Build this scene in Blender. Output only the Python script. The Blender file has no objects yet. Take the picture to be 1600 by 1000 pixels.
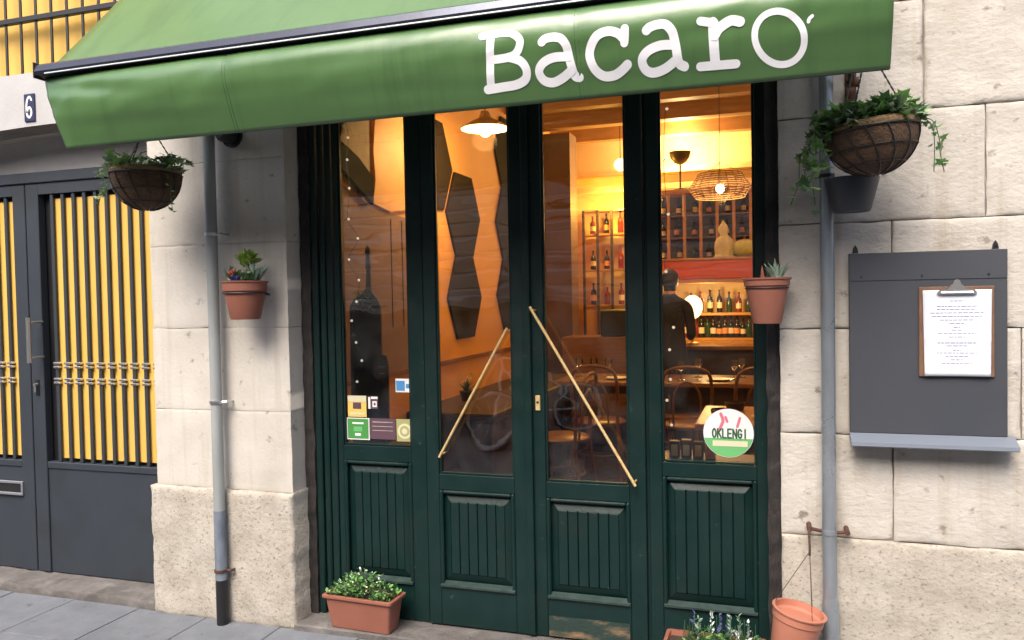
import bpy, bmesh, math, random
from mathutils import Vector, Matrix, noise
PI = math.pi
random.seed(7)
sc = bpy.context.scene
C = sc.collection

# ------------------------------------------------------------------ camera, sky, sun, exposure
cam_d = bpy.data.cameras.new('camera')
cam = bpy.data.objects.new('camera', cam_d); C.objects.link(cam)
cam_d.sensor_width = 36.0; cam_d.lens = 36.0*1250/1600
cam_d.clip_start = 0.05; cam_d.clip_end = 500
R = Matrix(((0.9508219, 0.00922063, 0.30960085), (0.30916179, 0.03269596, -0.95044724), (-0.01888642, 0.99942281, 0.02823737)))
cam.matrix_world = Matrix.Translation((0, -3.06, 1.458)) @ R.to_4x4()
sc.camera = cam

SUN_EL, SUN_AZ = 50, 186      # azimuth: clockwise from +y seen from above
w = bpy.data.worlds.new('World'); sc.world = w; w.use_nodes = True
nt = w.node_tree
sky = nt.nodes.new('ShaderNodeTexSky'); sky.sky_type = 'NISHITA'; sky.sun_disc = False
sky.sun_elevation = math.radians(SUN_EL); sky.sun_rotation = math.radians(SUN_AZ)
sky.air_density = 1.0; sky.dust_density = 5.0; sky.ozone_density = 0.6
nt.links.new(sky.outputs[0], nt.nodes['Background'].inputs[0])
nt.nodes['Background'].inputs[1].default_value = 0.15
sd = bpy.data.lights.new('sun', 'SUN'); sun = bpy.data.objects.new('sun', sd); C.objects.link(sun)
sd.energy = 1.5; sd.angle = math.radians(35); sd.color = (1, 0.96, 0.9)
a, e = math.radians(SUN_AZ), math.radians(SUN_EL)
sdir = Vector((math.sin(a)*math.cos(e), math.cos(a)*math.cos(e), math.sin(e)))
sun.rotation_euler = sdir.to_track_quat('Z', 'Y').to_euler()
sun.location = sdir*20
vs = sc.view_settings
vs.view_transform = 'Standard'; vs.look = 'None'; vs.gamma = 1.0; vs.use_curve_mapping = False
vs.exposure = 1.24
sc.cycles.max_bounces = 8; sc.cycles.transparent_max_bounces = 16

# ------------------------------------------------------------------ materials
def mat(name, c1, c2=None, scale=6.0, rough=0.6, metal=0.0, bump=0.0, bscale=60.0, stretch=(1, 1, 1),
        rnd=0.0, bstretch=(1, 1, 1), lo=0.35, hi=0.65, spec=0.5, c3=None, c3scale=2.0, c3lo=0.55, c3hi=.7, rvar=0.0, trans=0.0, pit=None, pscale=70.0, plo=.64, phi=.70, streak=None):
    m = bpy.data.materials.new(name); m.use_nodes = True
    t = m.node_tree; N = t.nodes; L = t.links
    b = N['Principled BSDF']; b.inputs['Roughness'].default_value = rough; b.inputs['Metallic'].default_value = metal
    b.inputs['Specular IOR Level'].default_value = spec
    geo = N.new('ShaderNodeNewGeometry')
    def nz(sc_, st, det=6.0):
        mp = N.new('ShaderNodeMapping'); mp.inputs['Scale'].default_value = st
        L.new(geo.outputs['Position'], mp.inputs['Vector'])
        n = N.new('ShaderNodeTexNoise'); n.inputs['Scale'].default_value = sc_; n.inputs['Detail'].default_value = det
        n.inputs['Roughness'].default_value = 0.6
        L.new(mp.outputs[0], n.inputs['Vector']); return n.outputs['Fac']
    def ramp(f, l, h):
        r = N.new('ShaderNodeMapRange'); r.inputs['From Min'].default_value = l; r.inputs['From Max'].default_value = h
        L.new(f, r.inputs['Value']); return r.outputs[0]
    def mix(f, a_, b_):
        x = N.new('ShaderNodeMix'); x.data_type = 'RGBA'
        L.new(f, x.inputs['Factor'])
        for s, v in ((6, a_), (7, b_)):
            if isinstance(v, tuple): x.inputs[s].default_value = (*v, 1)
            else: L.new(v, x.inputs[s])
        return x.outputs[2]
    col = None
    if c2: col = mix(ramp(nz(scale, stretch), lo, hi), c1, c2)
    if c3: col = mix(ramp(nz(c3scale, stretch, 8.0), c3lo, c3hi), col if col else c1, c3)
    if streak: col = mix(ramp(nz(3.0, (5, 1, .35), 5.0), .52, .74), col if col else c1, streak)
    if pit: col = mix(ramp(nz(pscale, (1, 1, 1.3), 3.0), plo, phi), col if col else c1, pit)
    if rnd:
        oi = N.new('ShaderNodeObjectInfo'); mr = N.new('ShaderNodeMapRange')
        mr.inputs['To Min'].default_value = 1-rnd; mr.inputs['To Max'].default_value = 1+rnd*0.6
        L.new(oi.outputs['Random'], mr.inputs['Value'])
        h = N.new('ShaderNodeHueSaturation'); L.new(mr.outputs[0], h.inputs['Value'])
        if col: L.new(col, h.inputs['Color'])
        else: h.inputs['Color'].default_value = (*c1, 1)
        col = h.outputs[0]
    if col: L.new(col, b.inputs['Base Color'])
    else: b.inputs['Base Color'].default_value = (*c1, 1)
    if rvar:
        mr = N.new('ShaderNodeMapRange'); mr.inputs['To Min'].default_value = rough-rvar; mr.inputs['To Max'].default_value = rough+rvar
        mr.inputs['From Min'].default_value = .3; mr.inputs['From Max'].default_value = .7
        L.new(nz(9.0, (1, 1, 1)), mr.inputs['Value']); L.new(mr.outputs[0], b.inputs['Roughness'])
    if bump:
        bp = N.new('ShaderNodeBump'); bp.inputs['Strength'].default_value = bump; bp.inputs['Distance'].default_value = 0.01
        L.new(nz(bscale, bstretch, 8.0), bp.inputs['Height']); L.new(bp.outputs[0], b.inputs['Normal'])
    if trans:
        tr = N.new('ShaderNodeBsdfTranslucent'); mx = N.new('ShaderNodeMixShader'); mx.inputs[0].default_value = trans
        if col: L.new(col, tr.inputs['Color'])
        else: tr.inputs['Color'].default_value = (*c1, 1)
        L.new(b.outputs[0], mx.inputs[1]); L.new(tr.outputs[0], mx.inputs[2])
        L.new(mx.outputs[0], N['Material Output'].inputs['Surface'])
    return m
def emit(name, c, s):
    m = bpy.data.materials.new(name); m.use_nodes = True; t = m.node_tree
    b = t.nodes['Principled BSDF']; b.inputs['Base Color'].default_value = (*c, 1)
    b.inputs['Emission Color'].default_value = (*c, 1); b.inputs['Emission Strength'].default_value = s
    return m
def glass(name, tint=(0.93, 0.96, 0.95)):
    m = bpy.data.materials.new(name); m.use_nodes = True; t = m.node_tree; N = t.nodes; L = t.links
    N.remove(N['Principled BSDF'])
    tr = N.new('ShaderNodeBsdfTransparent'); tr.inputs[0].default_value = (*tint, 1)
    gl = N.new('ShaderNodeBsdfGlossy'); gl.inputs['Roughness'].default_value = 0.0
    fr = N.new('ShaderNodeFresnel'); fr.inputs[0].default_value = 1.9
    geo = N.new('ShaderNodeNewGeometry'); mp = N.new('ShaderNodeMapping'); mp.inputs['Scale'].default_value = (1, 1, 3)
    nz = N.new('ShaderNodeTexNoise'); nz.inputs['Scale'].default_value = 3.0; nz.inputs['Detail'].default_value = 1.0
    bp = N.new('ShaderNodeBump'); bp.inputs['Strength'].default_value = 0.10; bp.inputs['Distance'].default_value = 0.01
    L.new(geo.outputs['Position'], mp.inputs[0]); L.new(mp.outputs[0], nz.inputs['Vector']); L.new(nz.outputs['Fac'], bp.inputs['Height'])
    L.new(bp.outputs[0], gl.inputs['Normal'])
    mx = N.new('ShaderNodeMixShader'); L.new(fr.outputs[0], mx.inputs[0]); L.new(tr.outputs[0], mx.inputs[1]); L.new(gl.outputs[0], mx.inputs[2])
    df = N.new('ShaderNodeBsdfDiffuse'); df.inputs[0].default_value = (.7, .7, .7, 1)
    n2 = N.new('ShaderNodeTexNoise'); n2.inputs['Scale'].default_value = 7.0; n2.inputs['Detail'].default_value = 6.0; L.new(geo.outputs['Position'], n2.inputs['Vector'])
    mr = N.new('ShaderNodeMapRange'); mr.inputs['From Min'].default_value = .4; mr.inputs['From Max'].default_value = .75; mr.inputs['To Max'].default_value = .035; L.new(n2.outputs['Fac'], mr.inputs['Value'])
    m2 = N.new('ShaderNodeMixShader'); L.new(mr.outputs[0], m2.inputs[0]); L.new(mx.outputs[0], m2.inputs[1]); L.new(df.outputs[0], m2.inputs[2])
    L.new(m2.outputs[0], N['Material Output'].inputs['Surface'])
    return m

M = {}
M['stone'] = mat('limestone', (.48, .45, .41), (.40, .37, .33), 6, .92, bump=.48, bscale=42, bstretch=(.85, 1, 1.3), rnd=.07, c3=(.36, .32, .27), c3scale=2.3, c3lo=.52, c3hi=.72, pit=(.20, .175, .15), pscale=15, plo=.625, phi=.72, streak=(.36, .315, .25))
M['stone_plinth'] = mat('plinth_stone', (.43, .39, .335), (.34, .305, .255), 9, .9, bump=.55, bscale=50, rnd=.03, c3=(.47, .44, .39), c3scale=3, c3lo=.5, c3hi=.68, pit=(.19, .165, .13), pscale=75, plo=.56, phi=.72)
M['pillar'] = mat('pillar_stone', (.53, .50, .455), (.47, .435, .385), 4, .9, bump=.25, bscale=55, rnd=.02, c3=(.40, .37, .325), c3scale=2.6, c3lo=.56, c3hi=.8, pit=(.26, .235, .205), pscale=15, plo=.635, phi=.74, streak=(.42, .385, .33))
M['mortar'] = mat('mortar', (.30, .265, .225), (.16, .14, .118), 9, .95, bump=.5, bscale=90)
M['render'] = mat('white_render', (.41, .405, .405), (.36, .355, .35), 4, .85, bump=.15, bscale=60)
M['soffit'] = mat('soffit_plaster', (.50, .45, .38), (.42, .37, .31), 4, .9, bump=.2, bscale=40)
M['transom'] = mat('transom_plaster', (.52, .50, .48), (.44, .42, .40), 5, .9, bump=.2, bscale=40)
M['green'] = mat('green_door_paint', (.0028, .0158, .0145), (.0040, .0200, .0182), 7, .40, bump=.12, bscale=25, bstretch=(3, 3, .35), c3=(.008, .018, .0165), c3scale=5, rvar=.1, spec=.4, pit=(.035, .05, .045), pscale=34, plo=.69, phi=.73)
M['green_worn'] = mat('worn_green_edge', (.028, .050, .044), (.010, .026, .023), 20, .5, bump=.2)
M['old_black'] = mat('weathered_black_wood', (.010, .009, .010), (.030, .024, .022), 14, .7, bump=1.0, bscale=30, bstretch=(3, 3, .4), c3=(.07, .045, .035), c3scale=9, c3lo=.6, c3hi=.72)
M['scuff'] = mat('scuffed_wood', (.012, .03, .025), (.20, .13, .07), 7, .7, bump=.3, stretch=(.7, 1, 2.2), lo=.48, hi=.62)
M['canvas'] = mat('green_canvas', (.094, .190, .066), (.080, .168, .058), 3, .30, bump=.08, bscale=16, trans=.12, spec=.85, streak=(.066, .142, .050))
M['hem'] = mat('dark_hem', (.02, .055, .028), rough=.5)
M['letter'] = mat('white_letter_vinyl', (.88, .88, .90), (.80, .80, .83), 12, .5)
M['rail'] = mat('grey_rail', (.070, .076, .100), (.056, .060, .080), 5, .24, metal=.65, bump=.03)
M['highlight_paint'] = mat('rail_highlight_paint', (.75, .76, .78), rough=.3, metal=.4)  # pale colour of the painted highlight along the rail groove
M['black_metal'] = mat('black_metal', (.012, .012, .013), rough=.45, bump=.1)
M['gate'] = mat('dark_grey_gate_paint', (.024, .031, .041), (.028, .035, .045), 5, .5, bump=.05, bscale=30, c3=(.022, .026, .031), c3scale=3)
M['yellow'] = mat('yellow_sheet', (.62, .385, .085), (.58, .35, .072), 3, .6, bump=.03)
M['steel'] = mat('bright_steel', (.62, .62, .62), rough=.3, metal=.9)
M['zinc'] = mat('zinc_pipe', (.20, .225, .25), (.31, .34, .37), 9, .34, metal=.5, bump=.05, stretch=(1, 1, .25), rvar=.1)
M['grey_pipe'] = mat('grey_painted_pipe', (.31, .33, .33), (.24, .26, .26), 7, .5, bump=.1, stretch=(1, 1, .3))
M['blue_pipe'] = mat('worn_blue_pipe', (.085, .105, .15), (.20, .23, .27), 12, .5, bump=.2, stretch=(1, 1, .4))
M['rust'] = mat('rusty_iron', (.10, .04, .022), (.05, .025, .02), 30, .8, bump=.6)
M['terracotta'] = mat('terracotta_plastic', (.27, .098, .064), (.24, .086, .055), 8, .55, bump=.04, c3=(.31, .13, .09), c3scale=4)
M['terracotta_pale'] = mat('pale_terracotta_plastic', (.42, .165, .105), (.37, .14, .088), 8, .5, bump=.04)
M['soil'] = mat('soil', (.03, .02, .013), (.055, .04, .028), 30, .95, bump=.8)
M['coir'] = mat('coir_liner', (.115, .065, .036), (.070, .040, .024), 40, .95, bump=.9, bscale=120, stretch=(1, 1, 2))
M['coir_edge'] = mat('coir_edge', (.30, .20, .10), (.22, .14, .07), 40, .95, bump=.8, bscale=110)
M['pot_black'] = mat('slate_pot', (.032, .036, .046), rough=.5, bump=.04)
M['leaf'] = mat('ivy_leaf', (.11, .22, .055), (.17, .31, .08), 25, .5, trans=.25, rnd=.3)
M['leaf_dark'] = mat('dark_leaf', (.055, .13, .055), (.09, .19, .08), 25, .5, trans=.2, rnd=.3)
M['leaf_grey'] = mat('silver_leaf', (.22, .32, .24), (.36, .44, .36), 25, .6, trans=.2)
M['leaf_pale'] = mat('variegated_leaf', (.10, .20, .09), (.36, .42, .28), 60, .5, trans=.2, lo=.45, hi=.6)
M['leaf_pale2'] = mat('pale_sage_leaf', (.20, .31, .17), (.30, .38, .24), 40, .5, trans=.2)
M['leaf_yellow'] = mat('yellow_green_leaf', (.32, .42, .06), (.18, .30, .05), 25, .5, trans=.25)
M['leaf_bright'] = mat('bright_leaf', (.13, .33, .07), (.22, .44, .12), 25, .45, trans=.25)
M['petal_pale'] = mat('pale_petal', (.62, .68, .42), rough=.6, trans=.2)
M['petal_white'] = mat('white_petal', (.70, .76, .74), rough=.6, trans=.2)
M['petal_violet'] = mat('violet_petal', (.09, .08, .28), rough=.6, trans=.2)
M['petal_red'] = mat('red_petal', (.55, .06, .04), rough=.6, trans=.2)
M['board'] = mat('slate_board', (.034, .039, .050), (.040, .044, .054), 3, .6, bump=.04, bscale=20)
M['shelf'] = mat('shelf_metal', (.19, .22, .27), rough=.35, metal=.3)
M['clipboard'] = mat('clipboard_brown', (.17, .09, .05), (.12, .06, .035), 20, .6)
M['paper'] = mat('paper', (.62, .645, .72), rough=.8)
M['ink'] = mat('ink', (.10, .10, .20), rough=.8)
M['navy'] = mat('navy_enamel', (.020, .022, .065), rough=.3)
M['white'] = mat('white_enamel', (.82, .82, .80), rough=.4)
M['brass'] = mat('brass', (.80, .58, .28), (.66, .45, .18), 30, .5, metal=.45)
M['paving'] = mat('paving', (.165, .178, .200), (.135, .147, .166), 10, .8, bump=.25, bscale=80, rnd=.08, c3=(.11, .12, .135), c3scale=3, c3lo=.5, c3hi=.75, pit=(.085, .092, .105), pscale=14, plo=.63, phi=.72)
M['step'] = mat('step_stone', (.14, .128, .122), (.095, .086, .08), 12, .9, bump=.8, bscale=40, c3=(.19, .178, .168), c3scale=5)
M['asphalt'] = mat('asphalt', (.15, .15, .16), (.11, .11, .118), 30, .9, bump=.4, bscale=200)
M['glass'] = glass('window_glass')
# interior
M['wall_orange'] = mat('ochre_plaster', (.62, .31, .085), (.54, .26, .07), 2, .7, bump=.1, bscale=20)
M['wall_cream'] = mat('cream_plaster', (.70, .50, .24), (.62, .43, .19), 3, .7, bump=.1, bscale=20)
M['ceiling'] = mat('ceiling_paint', (.52, .30, .115), (.46, .26, .095), 3, .7)
M['beam'] = mat('beam_wood', (.36, .20, .09), (.27, .15, .065), 4, .6, stretch=(1, 8, 8))
M['panel_dark'] = mat('dark_acoustic_panel', (.020, .013, .010), (.015, .010, .008), 12, .9, bump=.2, bscale=150, spec=.1)
M['wood'] = mat('table_wood', (.25, .12, .042), (.17, .078, .027), 5, .35, stretch=(1, 8, 8), bump=.05)
M['wood_orange'] = mat('honey_wood', (.52, .26, .075), (.42, .20, .05), 5, .35, stretch=(8, 1, 8), bump=.05)
M['wood_dark'] = mat('dark_wood', (.050, .026, .014), (.030, .016, .010), 6, .5, stretch=(1, 6, 6))
M['column'] = mat('shaded_column_brown', (.13, .066, .036), (.105, .052, .028), 3, .6)  # brown base puts the pilaster's weaker light into its colour
M['red'] = mat('red_paint', (.72, .10, .04), (.62, .08, .03), 3, .4)
M['floor'] = mat('floor_grout', (.10, .08, .07), (.075, .06, .05), 9, .6)
M['tile_a'] = mat('hex_tile_grey', (.06, .052, .052), (.045, .04, .04), 9, .4, rnd=.2)
M['tile_b'] = mat('hex_tile_red', (.09, .042, .034), (.07, .033, .026), 9, .4, rnd=.2)
M['bottle_dark'] = mat('dark_bottle_glass', (.012, .014, .008), rough=.1)
M['bottle_green'] = mat('green_bottle_glass', (.02, .055, .022), rough=.1)
M['bottle_red'] = mat('red_bottle_glass', (.20, .022, .012), rough=.1)
M['label_cream'] = mat('bottle_label', (.72, .62, .42), rough=.7)
M['label_orange'] = mat('orange_bottle_label', (.70, .30, .10), rough=.7)
M['statue'] = mat('pale_plaster_statue', (.80, .84, .76), (.66, .70, .63), 20, .7, bump=.2)
M['gourd'] = mat('pale_green_gourd', (.62, .70, .30), (.52, .60, .24), 15, .5, bump=.1)
M['wicker'] = mat('wicker', (.16, .085, .03), (.11, .06, .02), 30, .7)
M['cloth_black'] = mat('black_cloth', (.012, .012, .015), (.018, .018, .022), 15, .9, bump=.2)
M['skin'] = mat('skin', (.45, .25, .16), rough=.5)
M['hair'] = mat('black_hair', (.012, .009, .008), rough=.5, bump=.5, bscale=150)
M['shade'] = mat('enamel_shade', (.75, .70, .60), rough=.4)
M['torch'] = mat('dark_bronze', (.055, .04, .02), (.09, .06, .03), 20, .4, metal=.4)
M['bulb'] = emit('warm_bulb', (1, .74, .38), 14)
M['globe'] = emit('warm_globe', (1, .72, .38), 1.5)
M['led'] = emit('string_bulb', (1, .88, .72), 0.35)
M['board_orange'] = mat('orange_plywood', (.70, .36, .09), (.62, .30, .07), 4, .6, c3=(.30, .12, .04), c3scale=9, c3lo=.66, c3hi=.7)
M['paper_brown'] = mat('kraft_paper', (.20, .105, .06), (.15, .08, .045), 5, .8, stretch=(1, 1, 3))
M['grey_print'] = mat('grey_print', (.42, .38, .34), (.30, .26, .24), 12, .8)
M['chalkboard'] = mat('chalkboard', (.014, .012, .013), (.022, .018, .018), 9, .7)
M['chalk'] = mat('chalk', (.36, .34, .32), rough=.9)
for n, c in (('st_yellow', (.72, .50, .12)), ('st_green', (.06, .26, .06)), ('st_blue', (.07, .24, .50)), ('st_cream', (.62, .58, .40)), ('st_olive', (.34, .34, .14)),
             ('st_plum', (.10, .055, .075)), ('st_white', (.74, .74, .74)), ('st_dgreen', (.03, .10, .04)), ('st_pink', (.62, .16, .22)), ('st_leaf', (.13, .42, .15))):
    M[n] = mat('sticker_'+n[3:], c, rough=.5)
# far side of the street
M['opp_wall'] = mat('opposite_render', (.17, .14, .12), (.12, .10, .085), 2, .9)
M['shutter'] = mat('roller_shutter', (.55, .52, .50), (.40, .37, .35), 2, .6, stretch=(.3, 1, 3))
M['rubber'] = mat('rubber', (.015, .015, .015), rough=.8)
M['bike_white'] = mat('white_bike_paint', (.75, .75, .75), rough=.3)

# ------------------------------------------------------------------ helpers
def wm(o):
    m = o.matrix_basis.copy()
    if o.parent: m = wm(o.parent) @ o.matrix_parent_inverse @ m
    return m
def tag(o, label=None, cat=None, group=None, kind=None):
    if label: o['label'] = label
    if cat: o['category'] = cat
    if group: o['group'] = group
    if kind: o['kind'] = kind
    return o
def root(name, label, cat, loc=(0, 0, 0), group=None, kind=None):
    o = bpy.data.objects.new(name, None); C.objects.link(o); o.location = loc; o.empty_display_size = .1
    return tag(o, label, cat, group, kind)
def link(name, me, parent=None):
    o = bpy.data.objects.new(name, me); C.objects.link(o)
    if parent:
        o.parent = parent; o.matrix_parent_inverse = wm(parent).inverted()
    return o
def copy_tree(o, parent=None):
    c = o.copy(); C.objects.link(c)
    if parent: c.parent = parent; c.matrix_parent_inverse = o.matrix_parent_inverse.copy()
    for ch in list(o.children): copy_tree(ch, c)
    return c

class MB:
    def __init__(s): s.bm = bmesh.new()
    def box(s, x0, x1, y0, y1, z0, z1, bev=0.0, seg=1):
        m = Matrix.Translation(((x0+x1)/2, (y0+y1)/2, (z0+z1)/2)) @ Matrix.Diagonal((abs(x1-x0), abs(y1-y0), abs(z1-z0), 1))
        r = bmesh.ops.create_cube(s.bm, size=1, matrix=m)
        if bev:
            es = list({e for v in r['verts'] for e in v.link_edges})
            bmesh.ops.bevel(s.bm, geom=es, offset=bev, segments=seg, affect='EDGES', profile=.5)
        return s
    def tube(s, pts, r, n=8, closed=False, caps=True):
        pts = [Vector(p) for p in pts]; k = len(pts)
        rs = r if isinstance(r, (list, tuple)) else [r]*k
        rings = []; up = None
        for i, p in enumerate(pts):
            if closed: d = pts[(i+1) % k]-pts[i-1]
            else: d = pts[min(i+1, k-1)]-pts[max(i-1, 0)]
            d.normalize()
            if up is None:
                up = Vector((0, 0, 1)) if abs(d.z) < .9 else Vector((1, 0, 0))
            x = d.cross(up)
            if x.length < 1e-4: x = d.orthogonal()
            x.normalize(); yv = x.cross(d).normalized(); up = yv
            rings.append([s.bm.verts.new(p+rs[i]*(math.cos(2*PI*j/n)*x+math.sin(2*PI*j/n)*yv)) for j in range(n)])
        for i in range(k if closed else k-1):
            A, B = rings[i], rings[(i+1) % k]
            for j in range(n):
                try: s.bm.faces.new((A[j], A[(j+1) % n], B[(j+1) % n], B[j]))
                except ValueError: pass
        if caps and not closed:
            s.bm.faces.new(rings[0]); s.bm.faces.new(rings[-1][::-1])
        return s
    def lathe(s, prof, c=(0, 0, 0), n=24, sx=1, sy=1, cap0=True, cap1=True):
        rings = [[s.bm.verts.new((c[0]+r*sx*math.cos(2*PI*j/n), c[1]+r*sy*math.sin(2*PI*j/n), c[2]+z)) for j in range(n)] for r, z in prof]
        for A, B in zip(rings, rings[1:]):
            for j in range(n): s.bm.faces.new((A[j], A[(j+1) % n], B[(j+1) % n], B[j]))
        if cap0: s.bm.faces.new(rings[0][::-1])
        if cap1: s.bm.faces.new(rings[-1])
        return s
    def prism(s, pts, d0, d1, axis='y'):
        def P(a_, b_, d):
            return {'y': (a_, d, b_), 'x': (d, a_, b_), 'z': (a_, b_, d)}[axis]
        A = [s.bm.verts.new(P(a_, b_, d0)) for a_, b_ in pts]; B = [s.bm.verts.new(P(a_, b_, d1)) for a_, b_ in pts]
        k = len(pts)
        s.bm.faces.new(A); s.bm.faces.new(B[::-1])
        for i in range(k): s.bm.faces.new((A[i], B[i], B[(i+1) % k], A[(i+1) % k]))
        return s
    def sphere(s, c, r, seg=12, sc_=(1, 1, 1)):
        bmesh.ops.create_uvsphere(s.bm, u_segments=seg, v_segments=max(6, seg//2+2), radius=r, matrix=Matrix.Translation(c) @ Matrix.Diagonal((*sc_, 1)))
        return s
    def quad(s, *pts):
        s.bm.faces.new([s.bm.verts.new(p) for p in pts]); return s
    def poly(s, pts): s.bm.faces.new([s.bm.verts.new(p) for p in pts]); return s
    def build(s, name, m, parent=None, smooth=False, kind=None, angle=40):
        bmesh.ops.recalc_face_normals(s.bm, faces=s.bm.faces)
        me = bpy.data.meshes.new(name); s.bm.to_mesh(me); s.bm.free()
        me.materials.append(M[m] if isinstance(m, str) else m)
        if smooth:
            me.shade_smooth()
            try: me.set_sharp_from_angle(angle=math.radians(angle))
            except Exception: pass
        o = link(name, me, parent)
        if kind: o['kind'] = kind
        return o
def smooth_line(pts, k=6, closed=False):
    out = []; n = len(pts)
    P = [Vector(p) for p in pts]
    for i in range(n-1):
        p0, p1, p2, p3 = P[max(i-1, 0)], P[i], P[i+1], P[min(i+2, n-1)]
        for j in range(k):
            t = j/k
            out.append(.5*((2*p1)+(p2-p0)*t+(2*p0-5*p1+4*p2-p3)*t*t+(3*p1-p0-3*p2+p3)*t**3))
    out.append(P[-1]); return out
def ribbon(mb, pts, hw, f, off, k=5, close=False):
    """flat painted stroke: 2D line pts, half width hw, f(a, b, off) -> 3D"""
    L = smooth_line([(p[0], p[1], 0) for p in pts], k) if len(pts) > 2 else [Vector((p[0], p[1], 0)) for p in pts]
    A, B = [], []; n = len(L)
    for i, p in enumerate(L):
        if close and i in (0, n-1): d = (L[1]-L[-2]).normalized()
        else: d = (L[min(i+1, n-1)]-L[max(i-1, 0)]).normalized()
        q = Vector((-d.y, d.x, 0))*hw
        A.append(p+q); B.append(p-q)
    va = [mb.bm.verts.new(f(p.x, p.y, off)) for p in A]; vb = [mb.bm.verts.new(f(p.x, p.y, off)) for p in B]
    for i in range(n-1): mb.bm.faces.new((va[i], va[i+1], vb[i+1], vb[i]))
    if not close:
        for i, sg in ((0, -1), (n-1, 1)):
            d = (L[1]-L[0]).normalized() if i == 0 else (L[-1]-L[-2]).normalized()
            q = Vector((-d.y, d.x, 0))
            arc = [L[i]+hw*(math.cos(t)*q+math.sin(t)*d*sg) for t in [PI*j/6 for j in range(1, 6)]]
            mb.bm.faces.new([va[i]]+[mb.bm.verts.new(f(p.x, p.y, off)) for p in arc]+[vb[i]])

# ------------------------------------------------------------------ ground
g = MB(); g.quad((-60, -60, -.16), (60, -60, -.16), (60, 60, -.16), (-60, 60, -.16)); g.build('ground', 'asphalt', kind='structure')
rd = MB(); rd.box(-40, 40, -5.75, -1.88, -.15, -.125); rd.build('road', 'asphalt', kind='structure')
pv = tag(bpy.data.objects.new('pavement', None), kind='structure'); C.objects.link(pv)
b = MB(); b.box(-40, 40, -1.72, .35, -.15, -.012); b.build('paving_bed', 'mortar', pv)
b = MB(); b.box(-40, 40, -1.87, -1.722, -.15, .0, .012, 2); b.build('kerb', 'paving', pv)
slabs = []
for v in range(4):
    b = MB(); b.box(-.1984, .1984, -.1984, .1984, -.012, 0, .003)
    for vt in b.bm.verts: vt.co.z += random.uniform(-.002, .001)
    slabs.append(b)
smesh = []
for b in slabs:
    o = b.build('paving_slab', 'paving', pv); smesh.append(o.data); bpy.data.objects.remove(o)
for i in range(-11, 16):
    for j in range(4):
        o = link('paving_slab', random.choice(smesh), pv); o.location = (-3.11+.4*i, -.195-.4*j, random.uniform(-.002, .001))
        o.rotation_euler = (random.uniform(-.004, .004), random.uniform(-.004, .004), 0)
op = MB(); op.box(-40, 40, -6.2, -5.75, -.15, -.0); op.build('far_pavement', 'paving', kind='structure')

# ------------------------------------------------------------------ stone facade
fac = root('stone_facade', 'pale limestone block wall right of the green shopfront', 'wall', (.8, 0, 0))
def stone_face(x0, x1, z0, z1, y=0., depth=.16, amp=.002, seed=0, edge=.006):
    """block with an uneven tooled front and worn arrises"""
    def cuts(a_, b_):
        n = max(3, int((b_-a_)/.022)); q = [a_, a_+.005, a_+.012]+[a_+(b_-a_)*i/n for i in range(1, n)]+[b_-.012, b_-.005, b_]
        return q
    XS, ZS = cuts(x0, x1), cuts(z0, z1); nx, nz = len(XS)-1, len(ZS)-1; mb = MB(); g_ = []
    for i, x in enumerate(XS):
        col = []
        for j, z in enumerate(ZS):
            v = Vector((x*4+seed, z*6, seed*3.1))
            d = amp*(noise.noise(v)+.55*noise.noise(v*2.7)+.4*noise.noise(v*6.5)+.3*noise.noise(v*15))
            ex, ez = min(x-x0, x1-x), min(z-z0, z1-z); de = min(ex, ez)
            ch = 1+1.1*noise.noise(Vector((x*9+seed, z*9, 1.5)))+max(0, noise.noise(Vector((x*16, z*16+seed, 3.3)))-.25)*6
            ed = edge*max(0, ch)*math.exp(-de/.0065)
            jx = jz = 0
            if de < .02:
                jx = .6*edge*noise.noise(Vector((x*10, z*22, seed+4))); jz = .6*edge*noise.noise(Vector((x*22, z*10, seed+8)))
            col.append(mb.bm.verts.new((x+jx, y-d+ed, z+jz)))
        g_.append(col)
    for i in range(nx):
        for j in range(nz): mb.bm.faces.new((g_[i][j], g_[i+1][j], g_[i+1][j+1], g_[i][j+1]))
    rim = [g_[i][0] for i in range(nx+1)]+[g_[nx][j] for j in range(1, nz+1)]+[g_[i][nz] for i in range(nx-1, -1, -1)]+[g_[0][j] for j in range(nz-1, 0, -1)]
    bk = [mb.bm.verts.new((v.co.x, y+depth, v.co.z)) for v in rim]
    for i in range(len(rim)): mb.bm.faces.new((rim[i], bk[i], bk[(i+1) % len(bk)], rim[(i+1) % len(rim)]))
    return mb
J = .0024
XR = .025
b = MB(); b.box(XR+.012, 3.2, .013, .36, 0, 6.5); b.build('mortar_bed', 'mortar', fac)
rows = [(0, .575, [.9, 1.7]), (.575, .948, [.398, 1.05, 1.75]), (.948, 1.325, [.40, .79, 1.4]), (1.325, 1.70, [.397, 1.1, 1.9]), (1.70, 2.078, [.686, 1.25]),
        (2.078, 2.455, [.50, 1.3]), (2.455, 2.83, [.75, 1.6]), (2.83, 3.2, [.42, 1.2])]
k = 0
for z0, z1, xs in rows:
    X_ = [XR]+xs+[2.6]
    for xa, xb in zip(X_, X_[1:]):
        k += 1; pl = z1 < .6
        o = stone_face(xa+(J if xa > XR else 0), xb-J, z0+J*.8, z1-J*.8, -.012 if pl else random.uniform(-.002, .002), .2, .005 if pl else .0042, k*1.7, .0042).build('stone_block', 'stone_plinth' if pl else 'stone', fac, True, angle=60)
b = MB(); b.box(XR+.01, 3.2, .002, .3, 3.205, 6.5); b.build('upper_wall', 'render', fac)

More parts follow.
